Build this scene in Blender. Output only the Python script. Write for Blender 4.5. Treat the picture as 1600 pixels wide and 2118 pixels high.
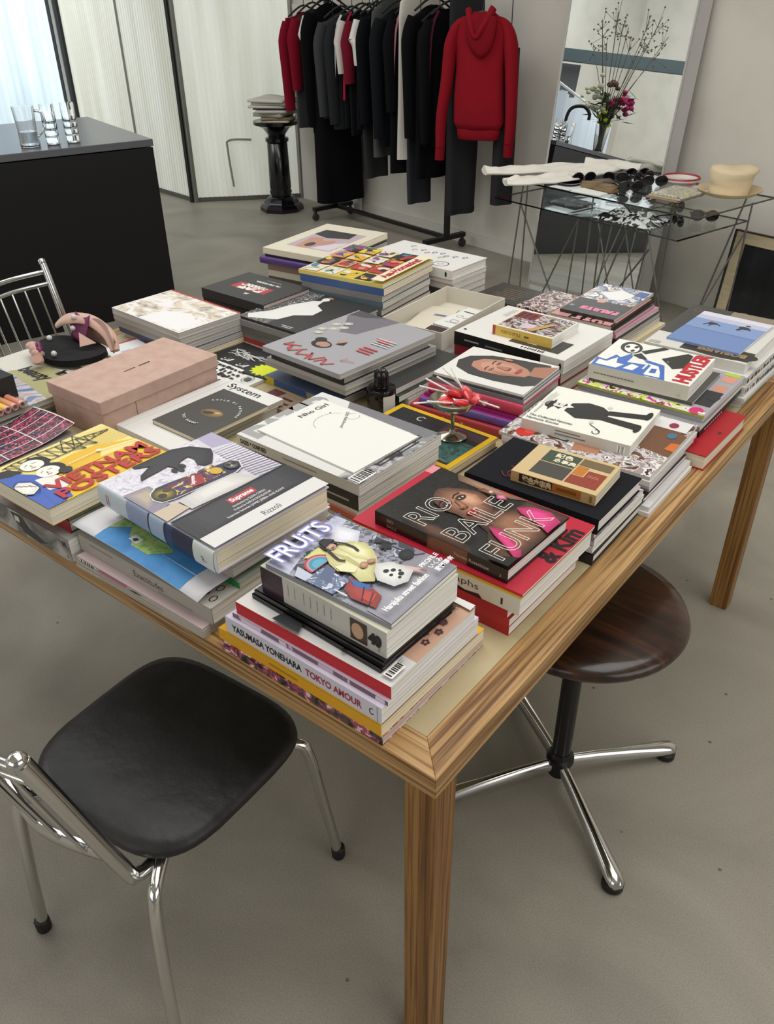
import bpy, math, random
from mathutils import Vector, Matrix
random.seed(7)
for o in list(bpy.data.objects): bpy.data.objects.remove(o)
SC = bpy.context.scene
COL = SC.collection
PI = math.pi
def hx(h):
    h = h.lstrip('#'); h = ''.join(x*2 for x in h) if len(h) == 3 else h; c = [int(h[i:i+2], 16)/255 for i in (0, 2, 4)]
    return tuple((x/12.92 if x <= .04045 else ((x+.055)/1.055)**2.4) for x in c) + (1,)
# ------------------------------------------------------------------ camera
cd = bpy.data.cameras.new('camera'); cam = bpy.data.objects.new('camera', cd); COL.objects.link(cam)
cd.sensor_fit = 'HORIZONTAL'; cd.sensor_width = 36; cd.lens = 36*1695.97/1600; cd.clip_start = .02; cd.clip_end = 100
yaw, pitch, roll = math.radians(38.503), math.radians(32.929), math.radians(-.669)
fw = Vector((-math.sin(yaw)*math.cos(pitch), math.cos(yaw)*math.cos(pitch), -math.sin(pitch)))
rt = Vector((math.cos(yaw), math.sin(yaw), 0)); up = rt.cross(fw)
r2 = rt*math.cos(roll)+up*math.sin(roll); u2 = -rt*math.sin(roll)+up*math.cos(roll)
m = Matrix((r2, u2, -fw)).transposed().to_4x4(); m.translation = Vector((.40307, -.60522, 1.648)); cam.matrix_world = m
SC.camera = cam
# ------------------------------------------------------------------ world, lights, exposure
wd = bpy.data.worlds.new('world'); SC.world = wd; wd.use_nodes = True
bg = wd.node_tree.nodes['Background']; bg.inputs[0].default_value = (.93, .97, 1, 1); bg.inputs[1].default_value = .22
def area(name, loc, tgt, sx, sy, e, col=(1, 1, 1)):
    l = bpy.data.lights.new(name, 'AREA'); l.shape = 'RECTANGLE'; l.size = sx; l.size_y = sy; l.energy = e; l.color = col
    o = bpy.data.objects.new(name, l); COL.objects.link(o); o.location = loc
    o.rotation_euler = (Vector(tgt)-Vector(loc)).to_track_quat('-Z', 'Y').to_euler(); return o
area('skylight_main', (-.2, 1.0, 3.5), (-.2, 1.0, 0), 3.6, 2.6, 98, (1, .985, .95))
area('skylight_far', (-3.6, 1.6, 3.5), (-3.6, 1.6, 0), 2.2, 3.0, 48, (1, .99, .97))
area('skylight_back', (-7.6, -3.4, 5.0), (-9.0, -4.2, 0), 5, 6, 560, (.95, .98, 1))
area('shop_window', (3.4, .2, 1.75), (-.5, .9, .6), 3.2, 2.4, 46, (1, .97, .92))
area('front_fill', (-.4, -4.6, 2.1), (-.5, .4, .3), 4.2, 2.8, 52, (1, .98, .95))  # fill light added behind the camera to lift near-facing spines and floor
area('daylight_behind_partition', (-7.4, 6.6, 2.0), (-5.9, 4.2, 1.1), 3.2, 2.6, 120, (.95, .98, 1))
area('daylight_far_left', (-9.6, 6.2, 2.0), (-8.6, 4.0, 1.3), 3.0, 2.4, 110, (.9, .96, 1))
SC.view_settings.view_transform = 'Standard'; SC.view_settings.look = 'None'
SC.view_settings.exposure = -.12; SC.view_settings.gamma = 1; SC.view_settings.use_curve_mapping = False
# ------------------------------------------------------------------ materials
MC = {}
def pm(c, rough=.5, metal=0, spec=.5, **k):
    key = (c, rough, metal, spec, tuple(sorted(k.items())))
    if key in MC: return MC[key]
    ma = bpy.data.materials.new('plain_'+c.strip('#')); ma.use_nodes = True
    b = ma.node_tree.nodes['Principled BSDF']
    b.inputs['Base Color'].default_value = hx(c); b.inputs['Roughness'].default_value = rough
    b.inputs['Metallic'].default_value = metal; b.inputs['Specular IOR Level'].default_value = spec
    if 'trans' in k: b.inputs['Transmission Weight'].default_value = k['trans']
    if 'ior' in k: b.inputs['IOR'].default_value = k['ior']
    if 'alpha' in k: b.inputs['Alpha'].default_value = k['alpha']
    if 'coat' in k: b.inputs['Coat Weight'].default_value = k['coat']
    if 'sheen' in k: b.inputs['Sheen Weight'].default_value = k['sheen']
    if 'emit' in k: b.inputs['Emission Color'].default_value = hx(c); b.inputs['Emission Strength'].default_value = k['emit']
    MC[key] = ma; return ma
def nm(name, cols, scale=5, st=(1, 1, 1), rough=.5, detail=4, const=False, tex='noise', bump=0, spec=.5, dist=0, metal=0, pos=None, bscale=None, coat=0):
    key = (name,)
    if key in MC: return MC[key]
    ma = bpy.data.materials.new(name); ma.use_nodes = True; nt = ma.node_tree; b = nt.nodes['Principled BSDF']
    tc = nt.nodes.new('ShaderNodeTexCoord'); mp = nt.nodes.new('ShaderNodeMapping'); mp.inputs['Scale'].default_value = st
    nt.links.new(tc.outputs['Object'], mp.inputs['Vector'])
    if tex == 'noise':
        t = nt.nodes.new('ShaderNodeTexNoise'); t.inputs['Scale'].default_value = scale; t.inputs['Detail'].default_value = detail
        t.inputs['Distortion'].default_value = dist; out = t.outputs['Fac']
    elif tex == 'voronoi':
        t = nt.nodes.new('ShaderNodeTexVoronoi'); t.inputs['Scale'].default_value = scale; s = nt.nodes.new('ShaderNodeSeparateColor')
        nt.links.new(t.outputs['Color'], s.inputs[0]); out = s.outputs[0]
    else:
        t = nt.nodes.new('ShaderNodeTexWave'); t.inputs['Scale'].default_value = scale; t.inputs['Distortion'].default_value = dist
        t.inputs['Detail'].default_value = detail; t.bands_direction = tex[-1].upper(); out = t.outputs['Fac']
    nt.links.new(mp.outputs['Vector'], t.inputs['Vector'])
    cr = nt.nodes.new('ShaderNodeValToRGB'); el = cr.color_ramp.elements
    n = len(cols)
    ps = pos or ([i/n for i in range(n)] if tex == 'voronoi' else [.3+.4*i/max(1, n-1) for i in range(n)])
    while len(el) < n: el.new(.5)
    for i, c in enumerate(cols): el[i].position = ps[i]; el[i].color = hx(c)
    if const: cr.color_ramp.interpolation = 'CONSTANT'
    nt.links.new(out, cr.inputs[0]); nt.links.new(cr.outputs[0], b.inputs['Base Color'])
    b.inputs['Roughness'].default_value = rough; b.inputs['Specular IOR Level'].default_value = spec; b.inputs['Metallic'].default_value = metal
    b.inputs['Coat Weight'].default_value = coat
    if bump:
        bn = nt.nodes.new('ShaderNodeBump'); bn.inputs['Strength'].default_value = bump; bn.inputs['Distance'].default_value = .004
        if bscale:
            t2 = nt.nodes.new('ShaderNodeTexNoise'); t2.inputs['Scale'].default_value = bscale; t2.inputs['Detail'].default_value = 3
            nt.links.new(mp.outputs['Vector'], t2.inputs['Vector']); out = t2.outputs['Fac']
        nt.links.new(out, bn.inputs['Height']); nt.links.new(bn.outputs['Normal'], b.inputs['Normal'])
    MC[key] = ma; return ma
def pages(kind):
    c = {'w': ['#b9b6ae', '#e9e7e0', '#f4f2ec', '#d0cdc5'], 'c': ['#b3a78c', '#e3d9c0', '#efe7d2', '#c9bd9f'], 'g': ['#7c7a76', '#b5b2ac', '#c9c6c0', '#8d8a85'],
         'm': ['#5d5b5a', '#d6d4ce', '#efede8', '#98959a', '#e2e0da'], 'p': ['#8a6f6c', '#c3b0aa', '#d8cbc4', '#9a8580']}[kind]
    return nm('page_edges_'+kind, c, scale=1, st=(3, 3, 900), rough=.75, detail=3, spec=.2)
def layered(name, st, s1, c1, s2, fac, c2, rough, bump=.1, dist=0, mode='MULTIPLY', pos2=(.35, .65), d2=6, spec=.4, specks=None, bd=.002):
    """broad colour noise with a second, finer noise multiplied over it"""
    if (name,) in MC: return MC[(name,)]
    ma = bpy.data.materials.new(name); ma.use_nodes = True; nt = ma.node_tree; b = nt.nodes['Principled BSDF']; N = nt.nodes.new; L = nt.links.new
    tc = N('ShaderNodeTexCoord'); mp = N('ShaderNodeMapping'); mp.inputs['Scale'].default_value = st; L(tc.outputs['Object'], mp.inputs[0])
    def ramp(scale, cols, ps, det, di=0):
        t = N('ShaderNodeTexNoise'); t.inputs['Scale'].default_value = scale; t.inputs['Detail'].default_value = det; t.inputs['Distortion'].default_value = di; L(mp.outputs[0], t.inputs['Vector'])
        cr = N('ShaderNodeValToRGB'); el = cr.color_ramp.elements
        while len(el) < len(cols): el.new(.5)
        for i, c in enumerate(cols): el[i].position = ps[i]; el[i].color = hx(c)
        L(t.outputs['Fac'], cr.inputs[0]); return t, cr
    n = len(c1); t1, r1 = ramp(s1, c1, [.3+.4*i/(n-1) for i in range(n)], 8, dist); t2, r2 = ramp(s2, c2, pos2, d2)
    mx = N('ShaderNodeMix'); mx.data_type = 'RGBA'; mx.blend_type = mode; mx.inputs[0].default_value = fac; L(r1.outputs[0], mx.inputs[6]); L(r2.outputs[0], mx.inputs[7]); out = mx.outputs[2]
    if specks:
        vo = N('ShaderNodeTexVoronoi'); vo.inputs['Scale'].default_value = specks[0]; L(mp.outputs[0], vo.inputs['Vector']); cr = N('ShaderNodeValToRGB'); cr.color_ramp.elements[0].color = hx(specks[1]); cr.color_ramp.elements[0].position = specks[2]; cr.color_ramp.elements[1].position = specks[2]+.03; cr.color_ramp.elements[1].color = (1, 1, 1, 1); L(vo.outputs['Distance'], cr.inputs[0])
        m2 = N('ShaderNodeMix'); m2.data_type = 'RGBA'; m2.blend_type = 'MULTIPLY'; m2.inputs[0].default_value = .8; L(out, m2.inputs[6]); L(cr.outputs[0], m2.inputs[7]); out = m2.outputs[2]
    L(out, b.inputs['Base Color']); b.inputs['Roughness'].default_value = rough; b.inputs['Specular IOR Level'].default_value = spec
    if bump:
        bn = N('ShaderNodeBump'); bn.inputs['Strength'].default_value = bump; bn.inputs['Distance'].default_value = bd; L(t2.outputs['Fac'], bn.inputs['Height']); L(bn.outputs[0], b.inputs['Normal'])
    MC[(name,)] = ma; return ma
def oak(ax):
    st = {'x': (.16, 9, 9), 'y': (9, .16, 9), 'z': (9, 9, .16)}[ax]
    c = ['#8f6a3c', '#a98250', '#bd9866', '#ccab7c'] if ax != 'z' else ['#6f4a20', '#825929', '#936a36', '#a27a44']
    return layered('oak_'+ax, st, 2.2, c, 19, .8, ['#8a6c4c' if ax != 'z' else '#a88a68', '#ffffff'], .42, .15, 1.8, pos2=(.38, .55), d2=6)
CONCRETE = layered('concrete', (1, 1, 1), 1.5, ['#857f74', '#989286', '#a49e91', '#b0aa9d'], 330, .6, ['#b0ada6', '#ffffff'], .46, .04, .9, pos2=(.22, .7), d2=4, spec=.35, specks=(9, '#6a665e', .022))
WALLM = nm('white_plaster', ['#c9c4ba', '#d2cdc3', '#d6d2c8'], scale=2.5, rough=.85, detail=5, bump=.03, bscale=120, spec=.2)
CHROME = pm('#d9d9d6', .13, 1)
STEEL = pm('#8e8c88', .3, 1)
BLACKMET = pm('#0d0d0e', .4, 0, .4)
BLACKLAM = pm('#08090b', .42, 0, .35)
def sheetglass(nme, tint, ior):   # ior: share of mirror reflection of the thin sheet
    ma = bpy.data.materials.new(nme); ma.use_nodes = True; nt = ma.node_tree; nt.nodes.clear()
    o = nt.nodes.new('ShaderNodeOutputMaterial'); mx = nt.nodes.new('ShaderNodeMixShader'); tr = nt.nodes.new('ShaderNodeBsdfTransparent'); gl = nt.nodes.new('ShaderNodeBsdfGlossy')
    mx.inputs[0].default_value = ior; tr.inputs[0].default_value = tint; gl.inputs['Roughness'].default_value = .02
    nt.links.new(tr.outputs[0], mx.inputs[1]); nt.links.new(gl.outputs[0], mx.inputs[2]); nt.links.new(mx.outputs[0], o.inputs[0])
    return ma
SHEET = sheetglass('sheet_glass', (.93, .955, .945, 1), .10); GLASS = pm('#ffffff', .0, 0, .5, trans=1.0, ior=1.42)
def film():
    if 'film' in MC: return MC['film']
    ma = bpy.data.materials.new('clear_film'); ma.use_nodes = True; nt = ma.node_tree; nt.nodes.clear()
    o = nt.nodes.new('ShaderNodeOutputMaterial'); mx = nt.nodes.new('ShaderNodeMixShader'); tr = nt.nodes.new('ShaderNodeBsdfTransparent'); gl = nt.nodes.new('ShaderNodeBsdfGlossy')
    mx.inputs[0].default_value = .09; tr.inputs[0].default_value = (.96, .95, .95, 1); gl.inputs['Roughness'].default_value = .15
    nt.links.new(tr.outputs[0], mx.inputs[1]); nt.links.new(gl.outputs[0], mx.inputs[2]); nt.links.new(mx.outputs[0], o.inputs[0])
    MC['film'] = ma; return ma
FILM = film()
def polycarb(nme='ribbed_polycarbonate', lo='#c9c9bb', hi='#dadbd0', mixf=.45):
    ma = bpy.data.materials.new(nme); ma.use_nodes = True; nt = ma.node_tree; nt.nodes.clear()
    o = nt.nodes.new('ShaderNodeOutputMaterial'); mx = nt.nodes.new('ShaderNodeMixShader'); mx.inputs[0].default_value = mixf
    d = nt.nodes.new('ShaderNodeBsdfPrincipled'); d.inputs['Roughness'].default_value = .35
    t = nt.nodes.new('ShaderNodeBsdfTranslucent')
    tc = nt.nodes.new('ShaderNodeTexCoord'); mp = nt.nodes.new('ShaderNodeMapping'); mp.inputs['Scale'].default_value = (2, 2, .2)
    n = nt.nodes.new('ShaderNodeTexNoise'); n.inputs['Scale'].default_value = 2.5; cr = nt.nodes.new('ShaderNodeValToRGB')
    cr.color_ramp.elements[0].color = hx(lo); cr.color_ramp.elements[0].position = .35; cr.color_ramp.elements[1].color = hx(hi); cr.color_ramp.elements[1].position = .6
    nt.links.new(tc.outputs['Object'], mp.inputs[0]); nt.links.new(mp.outputs[0], n.inputs['Vector']); nt.links.new(n.outputs['Fac'], cr.inputs[0])
    nt.links.new(cr.outputs[0], d.inputs['Base Color']); nt.links.new(cr.outputs[0], t.inputs[0])
    nt.links.new(d.outputs[0], mx.inputs[1]); nt.links.new(t.outputs[0], mx.inputs[2]); nt.links.new(mx.outputs[0], o.inputs[0]); return ma
# ------------------------------------------------------------------ mesh helpers
class MB:
    def __init__(s): s.v = []; s.f = []; s.i = []
    def add(s, vs, fs, mi=0):
        b = len(s.v); s.v += [tuple(x) for x in vs]; s.f += [tuple(b+j for j in f) for f in fs]; s.i += [mi]*len(fs); return s
    def box(s, x0, x1, y0, y1, z0, z1, mi=0):
        return s.add([(x0, y0, z0), (x1, y0, z0), (x1, y1, z0), (x0, y1, z0), (x0, y0, z1), (x1, y0, z1), (x1, y1, z1), (x0, y1, z1)],
                     [(3, 2, 1, 0), (4, 5, 6, 7), (0, 1, 5, 4), (1, 2, 6, 5), (2, 3, 7, 6), (3, 0, 4, 7)], mi)
    def prism(s, pts, z0, z1, mi=0):
        n = len(pts)
        return s.add([(p[0], p[1], z0) for p in pts]+[(p[0], p[1], z1) for p in pts],
                     [tuple(range(n-1, -1, -1)), tuple(range(n, 2*n))]+[(i, (i+1) % n, n+(i+1) % n, n+i) for i in range(n)], mi)
    def rings(s, rs, mi=0, cap=True, closed=False):
        n = len(rs[0]); vs = [p for r in rs for p in r]; fs = []
        k = len(rs)
        for a in range(k if closed else k-1):
            b = (a+1) % k
            for j in range(n): fs.append((a*n+j, a*n+(j+1) % n, b*n+(j+1) % n, b*n+j))
        if cap and not closed: fs += [tuple(range(n-1, -1, -1)), tuple((k-1)*n+j for j in range(n))]
        return s.add(vs, fs, mi)
    def lathe(s, prof, n=24, mi=0, c=(0, 0, 0), cap=True):
        return s.rings([[(c[0]+r*math.cos(2*PI*j/n), c[1]+r*math.sin(2*PI*j/n), c[2]+z) for j in range(n)] for r, z in prof], mi, cap)
    def tube(s, pts, r, n=10, mi=0, smooth=True, sub=5, rs=None, flat=1.0):
        pts = [Vector(p) for p in pts]
        if smooth and len(pts) > 2:
            q = []; rr = []
            for i in range(len(pts)-1):
                p0 = pts[max(0, i-1)]; p1 = pts[i]; p2 = pts[i+1]; p3 = pts[min(len(pts)-1, i+2)]
                for k in range(sub):
                    t = k/sub
                    q.append(.5*((2*p1)+(p2-p0)*t+(2*p0-5*p1+4*p2-p3)*t*t+(3*p1-p0-3*p2+p3)*t**3))
                    if rs: rr.append(rs[i]*(1-t)+rs[i+1]*t)
            q.append(pts[-1])
            if rs: rr.append(rs[-1])
            pts = q
        else: rr = rs
        rings = []; pu = None
        for i, p in enumerate(pts):
            d = (pts[min(i+1, len(pts)-1)]-pts[max(i-1, 0)]).normalized()
            if pu is None: pu = Vector((0, 0, 1)) if abs(d.z) < .9 else Vector((1, 0, 0))
            a = d.cross(pu).normalized(); pu = a.cross(d).normalized()
            R = rr[i] if rr else r
            rings.append([tuple(p+a*(R*math.cos(2*PI*j/n))+pu*(R*flat*math.sin(2*PI*j/n))) for j in range(n)])
        return s.rings(rings, mi)
    def ball(s, c, rx, ry, rz, n=12, mi=0):
        prof = [(math.sin(PI*k/n), -math.cos(PI*k/n)) for k in range(n+1)]
        m = 2*n
        vs = [(c[0], c[1], c[2]-rz)]; fs = []
        for k in range(1, n):
            for j in range(m): vs.append((c[0]+rx*prof[k][0]*math.cos(2*PI*j/m), c[1]+ry*prof[k][0]*math.sin(2*PI*j/m), c[2]+rz*prof[k][1]))
        vs.append((c[0], c[1], c[2]+rz)); L = len(vs)-1
        for j in range(m):
            fs.append((0, 1+(j+1) % m, 1+j)); fs.append((L, L-m+j, L-m+(j+1) % m))
            for k in range(n-2): fs.append((1+k*m+j, 1+k*m+(j+1) % m, 1+(k+1)*m+(j+1) % m, 1+(k+1)*m+j))
        return s.add(vs, fs, mi)
    def grid(s, fn, nu, nv, mi=0):
        vs = [fn(a/nu, b/nv) for a in range(nu+1) for b in range(nv+1)]
        return s.add(vs, [(a*(nv+1)+b, (a+1)*(nv+1)+b, (a+1)*(nv+1)+b+1, a*(nv+1)+b+1) for a in range(nu) for b in range(nv)], mi)
    def build(s, name, mats, parent=None, loc=(0, 0, 0), rz=0, smooth=40, bevel=0, solid=0, subd=0):
        if not isinstance(mats, (list, tuple)): mats = [mats]
        me = bpy.data.meshes.new(name); me.from_pydata(s.v, [], s.f)
        for ma in mats: me.materials.append(ma)
        me.polygons.foreach_set('material_index', s.i)
        if smooth: me.polygons.foreach_set('use_smooth', [True]*len(s.f)); me.set_sharp_from_angle(angle=math.radians(smooth))
        me.update()
        o = bpy.data.objects.new(name, me); COL.objects.link(o); o.location = loc; o.rotation_euler = (0, 0, rz)
        if parent: o.parent = parent
        if solid: d = o.modifiers.new('thick', 'SOLIDIFY'); d.thickness = solid; d.offset = 0
        if bevel: d = o.modifiers.new('bevel', 'BEVEL'); d.width = bevel; d.segments = 2; d.limit_method = 'ANGLE'
        if subd: d = o.modifiers.new('sub', 'SUBSURF'); d.levels = subd; d.render_levels = subd
        return o
def tag(o, label, cat=None, group=None, kind=None):
    if label: o['label'] = label
    if cat: o['category'] = cat
    if group: o['group'] = group
    if kind: o['kind'] = kind
    return o
def thing(name, label, cat, loc=(0, 0, 0), rz=0, group=None):
    o = bpy.data.objects.new(name, None); COL.objects.link(o); o.location = loc; o.rotation_euler = (0, 0, rz); o.empty_display_size = .05
    return tag(o, label, cat, group)
def dup(o, parent=None):
    c = o.copy(); COL.objects.link(c); c.parent = parent
    for ch in o.children: dup(ch, c)
    return c
def struct(o): o['kind'] = 'structure'; return o
def V3(p, z): return (p[0], p[1], z)
# ------------------------------------------------------------------ the room
WA = math.radians(-12.6); WD = Vector((math.cos(WA), math.sin(WA))); WN = Vector((-math.sin(WA), math.cos(WA)))   # back wall direction and normal (away from room)
WP = Vector((-2.5, 4.54))
def wpt(s, off=0): return WP+WD*s+WN*off
def wallseg(name, a, b, z0, z1, th, mat):
    d = (b-a).normalized(); n = Vector((-d.y, d.x))
    mb = MB().prism([a, b, b+n*th, a+n*th], z0, z1)
    return struct(mb.build(name, mat, smooth=0))
mb = MB().box(-14, 6, -10, 9, -.1, 0); struct(mb.build('floor', CONCRETE, smooth=0))
wallseg('wall_back', wpt(-2.62), wpt(6.3), 0, 3.75, .12, WALLM)
wallseg('baseboard_back', wpt(-2.6, -.014), wpt(6.3, -.014), 0, .085, .0138, pm('#cdc9c0', .6))
wallseg('wall_left', Vector((-11.5, 8.5)), Vector((-11.5, -9)), 0, 5.2, .12, WALLM)
wallseg('wall_front', Vector((-11.5, -9)), Vector((-4.6, -9)), 0, 5.2, .12, WALLM)
# ceiling with two skylight wells
mb = MB()
for x0, x1, y0, y1 in [(-5.2, -4.8, -4, 6), (-2.4, -2.05, -4, 6), (1.65, 5, -4, 6), (-4.8, -2.4, -4, .0), (-4.8, -2.4, 3.2, 6), (-2.05, 1.65, -4, -.25), (-2.05, 1.65, 2.45, 6)]: mb.box(x0, x1, y0, y1, 3.75, 3.85)
struct(mb.build('ceiling', pm('#d9d8d2', .9), smooth=0))
# things the mirror shows beyond the counter: dark beam and recess on the far wall
wallseg('trim_1', Vector((-11.4, -3.9)), Vector((-4.7, -7.45)), 2.66, 2.86, .12, pm('#2f3d40', .6))
wallseg('trim_2', Vector((-11.2, -4.3)), Vector((-9.7, -5.1)), 1.2, 2.655, .06, pm('#4b4b4d', .8))
# ribbed polycarbonate folding partition
PC = polycarb(); PCB = polycarb('ribbed_polycarbonate_cool', '#c3d2da', '#dbe8ee', .6); DARKFR = pm('#15161a', .45); ALU = pm('#9a9a97', .35, .8)
V1 = Vector((-5.715, 4.37)); VA = Vector((-5.06, 5.07)); VM = Vector((-6.60, 4.513)); V2 = Vector((-7.86, 4.715)); V3_ = Vector((-8.9, 3.9)); V4 = Vector((-9.9, 4.4)); V5 = Vector((-11.2, 3.6))
part = thing('folding_partition', 'pale ribbed translucent folding partition with black uprights behind the black counter', 'partition', V3(V1, 0))
def ribpanel(a, b, amp=.006, per=.043, mt=None):
    L = (b-a).length; d = (b-a)/L; n = Vector((-d.y, d.x)); k = int(L/per)*4
    def fn(u, v):
        p = a+d*(u*L)+n*(amp*math.sin(u*L/per*2*PI))-V1; return (p.x, p.y, .035+v*3.4)
    o = MB().grid(fn, k, 1).build('ribbed_panel', mt or PC, part, smooth=180); return o
for a, b in [(V1, VA), (VM, V1), (V2, VM)]: ribpanel(a, b)
for a, b in [(V3_, V2), (V4, V3_), (V5, V4)]: ribpanel(a, b, .004, .07, PCB)
def postm(p, w, mat, off=(0, 0)):
    p = p-V1+Vector(off); MB().box(p.x-w/2, p.x+w/2, p.y-w/2, p.y+w/2, 0, 3.45).build('upright', mat, part, smooth=0)
postm(V1, .034, DARKFR, (-.005, -.018)); postm(V1, .030, ALU, (.028, -.006)); postm(V2, .05, DARKFR, (-.03, -.03)); postm(V2, .045, DARKFR, (.09, -.03)); postm(V2, .05, pm('#c9ccc8', .5), (.03, -.03)); postm(VM, .014, ALU, (0, -.014)); postm(VA, .03, ALU); postm(V3_, .05, ALU)
for a, b in [(V1, VA), (V2, V1), (V3_, V2)]:
    d = (b-a).normalized(); n = Vector((-d.y, d.x))*.012; p, q = a-V1, b-V1
    MB().prism([p-n, q-n, q+n, p+n], .002, .035).build('bottom_track', pm('#57584f', .6), part, smooth=0)
# electric conduit on the partition
o = MB()
dA = (VA-V1).normalized(); nA = Vector((dA.y, -dA.x))
def onA(s, z, off=.02): p = V1+dA*s+nA*off; return (p.x, p.y, z)
o.tube([onA(.36, .12), onA(.34, .42), onA(.36, .5), onA(.55, .5)], .009, 8)
tag(o.build('conduit_pipe', pm('#8f8e80', .6)), 'thin grey conduit bent along the ribbed partition beside the pedestal', 'pipe')
# curtain and rail beyond the counter (seen in the mirror)
ca, cb = Vector((-6.35, -.55)), Vector((-9.0, -5.4)); L = (cb-ca).length; d = (cb-ca)/L; n = Vector((-d.y, d.x))
ct = thing('curtain', 'long white gathered curtain on a sloping white rail reflected in the tall mirror', 'curtain', V3(ca, 0))
MB().grid(lambda u, v: ((d*(u*L)+n*(.07*math.sin(u*L*21)+.03*math.sin(u*L*9+1)))[0], (d*(u*L)+n*(.07*math.sin(u*L*21)+.03*math.sin(u*L*9+1)))[1], .05+v*1.72-(.05*abs(math.sin(u*L*4)) if v == 1 else 0)), 420, 4).build('drape', pm('#dfe7f2', .9), ct)
MB().tube([(0, 0, 1.82), (d.x*L, d.y*L, 1.82)], .018, 8, smooth=False).build('rail', pm('#e8e8e6', .5), ct)
# ------------------------------------------------------------------ black counter
CA = math.radians(17.26); CC = Vector((-3.585, 2.406)); CF = Vector((-math.sin(CA), -math.cos(CA))); CS = Vector((-math.cos(CA), math.sin(CA)))
def cpt(a, dep): p = CF*a+CS*dep; return (p.x, p.y)
ctr = thing('counter', 'large black box counter with dark top left of the table', 'counter', V3(CC, 0))
MB().prism([cpt(.004, .004), cpt(4.2, .004), cpt(4.2, 1.1), cpt(.004, 1.1)], .0, .90).build('body', BLACKLAM, ctr, smooth=0)
MB().prism([cpt(0, 0), cpt(4.2, 0), cpt(4.2, 1.12), cpt(0, 1.12)], .906, .9413).build('worktop', pm('#56575d', .28, 0, .6), ctr, smooth=0, bevel=.002)
def cw(a, dep): p = CC+CF*a+CS*dep; return p
# glasses and jug on the counter
def tumbler():
    mb = MB(); mb.lathe([(.030, 0), (.033, .004), (.036, .088), (.0345, .088), (.0315, .010), (.001, .008)], 20); return mb
tg = None; k = 0
STK = [('left', cw(.48, .17)), ('right', cw(.375, .17))]
for nmx, p in STK:
    for i in range(4):
        lb = ['bottom', 'second', 'third', 'top'][i]
        o = tumbler().build('water_glass', GLASS, None, (p.x, p.y, .9413+i*.034), smooth=60) if tg is None else tg.copy()
        if tg is not None: COL.objects.link(o); o.location = (p.x, p.y, .9413+i*.034)
        else: tg = o
        tag(o, '%s clear tumbler in the glass stack %s on the black counter' % (lb, 'beside the jug' if nmx == 'left' else 'farther from the jug'), 'glass', 'tumblers stacked on the counter')
jp = cw(.60, .16); jg = thing('water_jug', 'clear glass water jug at the left end on the black counter', 'jug', V3(jp, .9413))
MB().lathe([(.045, 0), (.05, .006), (.047, .08), (.055, .19), (.052, .19), (.044, .08), (.045, .012), (.001, .010)], 28).build('body', GLASS, jg)
MB().tube([(.05, .03, .17), (.085, .05, .16), (.09, .052, .1), (.046, .03, .05)], .006, 8).build('handle', GLASS, jg)
MB().lathe([(.043, .0), (.044, .06), (.001, .06)], 24, c=(0, 0, .013)).build('water', pm('#dfe9ee', .02, 0, .5, trans=1.0, ior=1.33), jg)
# faucet and flower vase on the counter (mirror image)
fp = cw(1.12, .42)
fa = thing('kitchen_tap', 'matte black gooseneck tap standing on the counter seen in the mirror', 'tap', V3(fp, .9413))
MB().lathe([(.03, 0), (.03, .02), (.02, .025), (.02, .1), (.0, .1)], 16).build('base', BLACKMET, fa)
MB().tube([(0, 0, .08), (0, 0, .28), (.03, -.03, .36), (.1, -.1, .38), (.15, -.14, .33), (.155, -.145, .27)], .016, 10).build('spout', BLACKMET, fa)
MB().tube([(-.07, .06, .05), (.07, -.06, .05)], .014, 8, smooth=False).build('lever', BLACKMET, fa)
vp = cw(1.62, .22)
va = thing('flower_vase', 'glass vase of mixed flowers and tall dry stems seen in the mirror', 'vase', V3(vp, .9413)); va.scale = (1.25, 1.25, 1.15)
MB().lathe([(.05, 0), (.05, .01), (.04, .03), (.06, .24), (.057, .24), (.037, .035), (.001, .02)], 20).build('vessel', GLASS, va)
rr = random.Random(3)
gm = MB()
for i in range(26):
    a = rr.uniform(0, 2*PI); h = rr.uniform(.3, .5); r = rr.uniform(.04, .16)
    gm.tube([(rr.uniform(-.02, .02), rr.uniform(-.02, .02), .02), (.03*math.cos(a), .03*math.sin(a), .24), (r*math.cos(a), r*math.sin(a), h)], .004, 5)
gm.build('stems', pm('#2f4420', .6), va)
lf = MB()
for i in range(80):
    a = rr.uniform(0, 2*PI); r = rr.uniform(.02, .2); z = rr.uniform(.26, .5); b = rr.uniform(0, 2*PI); c = Vector((r*math.cos(a), r*math.sin(a), z)); u = Vector((math.cos(b), math.sin(b), rr.uniform(-.5, .8)))*.055; w = Vector((-math.sin(b), math.cos(b), .2))*.016
    lf.add([c-u, c+w, c+u, c-w], [(0, 1, 2, 3)])
lf.build('leaves', pm('#3f5230', .6), va, smooth=0)
for nme, colr, nn, cc, rad in [('magenta_bloom', '#a01f58', 26, (.1, -.06, .42), .10), ('pale_bloom', '#c9c7ab', 26, (-.06, .06, .44), .13), ('lime_bloom', '#c3d338', 8, (-.02, .0, .28), .09), ('brown_bloom', '#5d3a24', 4, (0, 0, .56), .03)]:
    for i in range(nn):
        c = [cc[j]+rr.gauss(0, rad*.5) for j in range(3)]; s = rr.uniform(.014, .03); MB().ball(c, s, s, s*.8, 5).build(nme, pm(colr, .7), va)
dr = MB()
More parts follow.
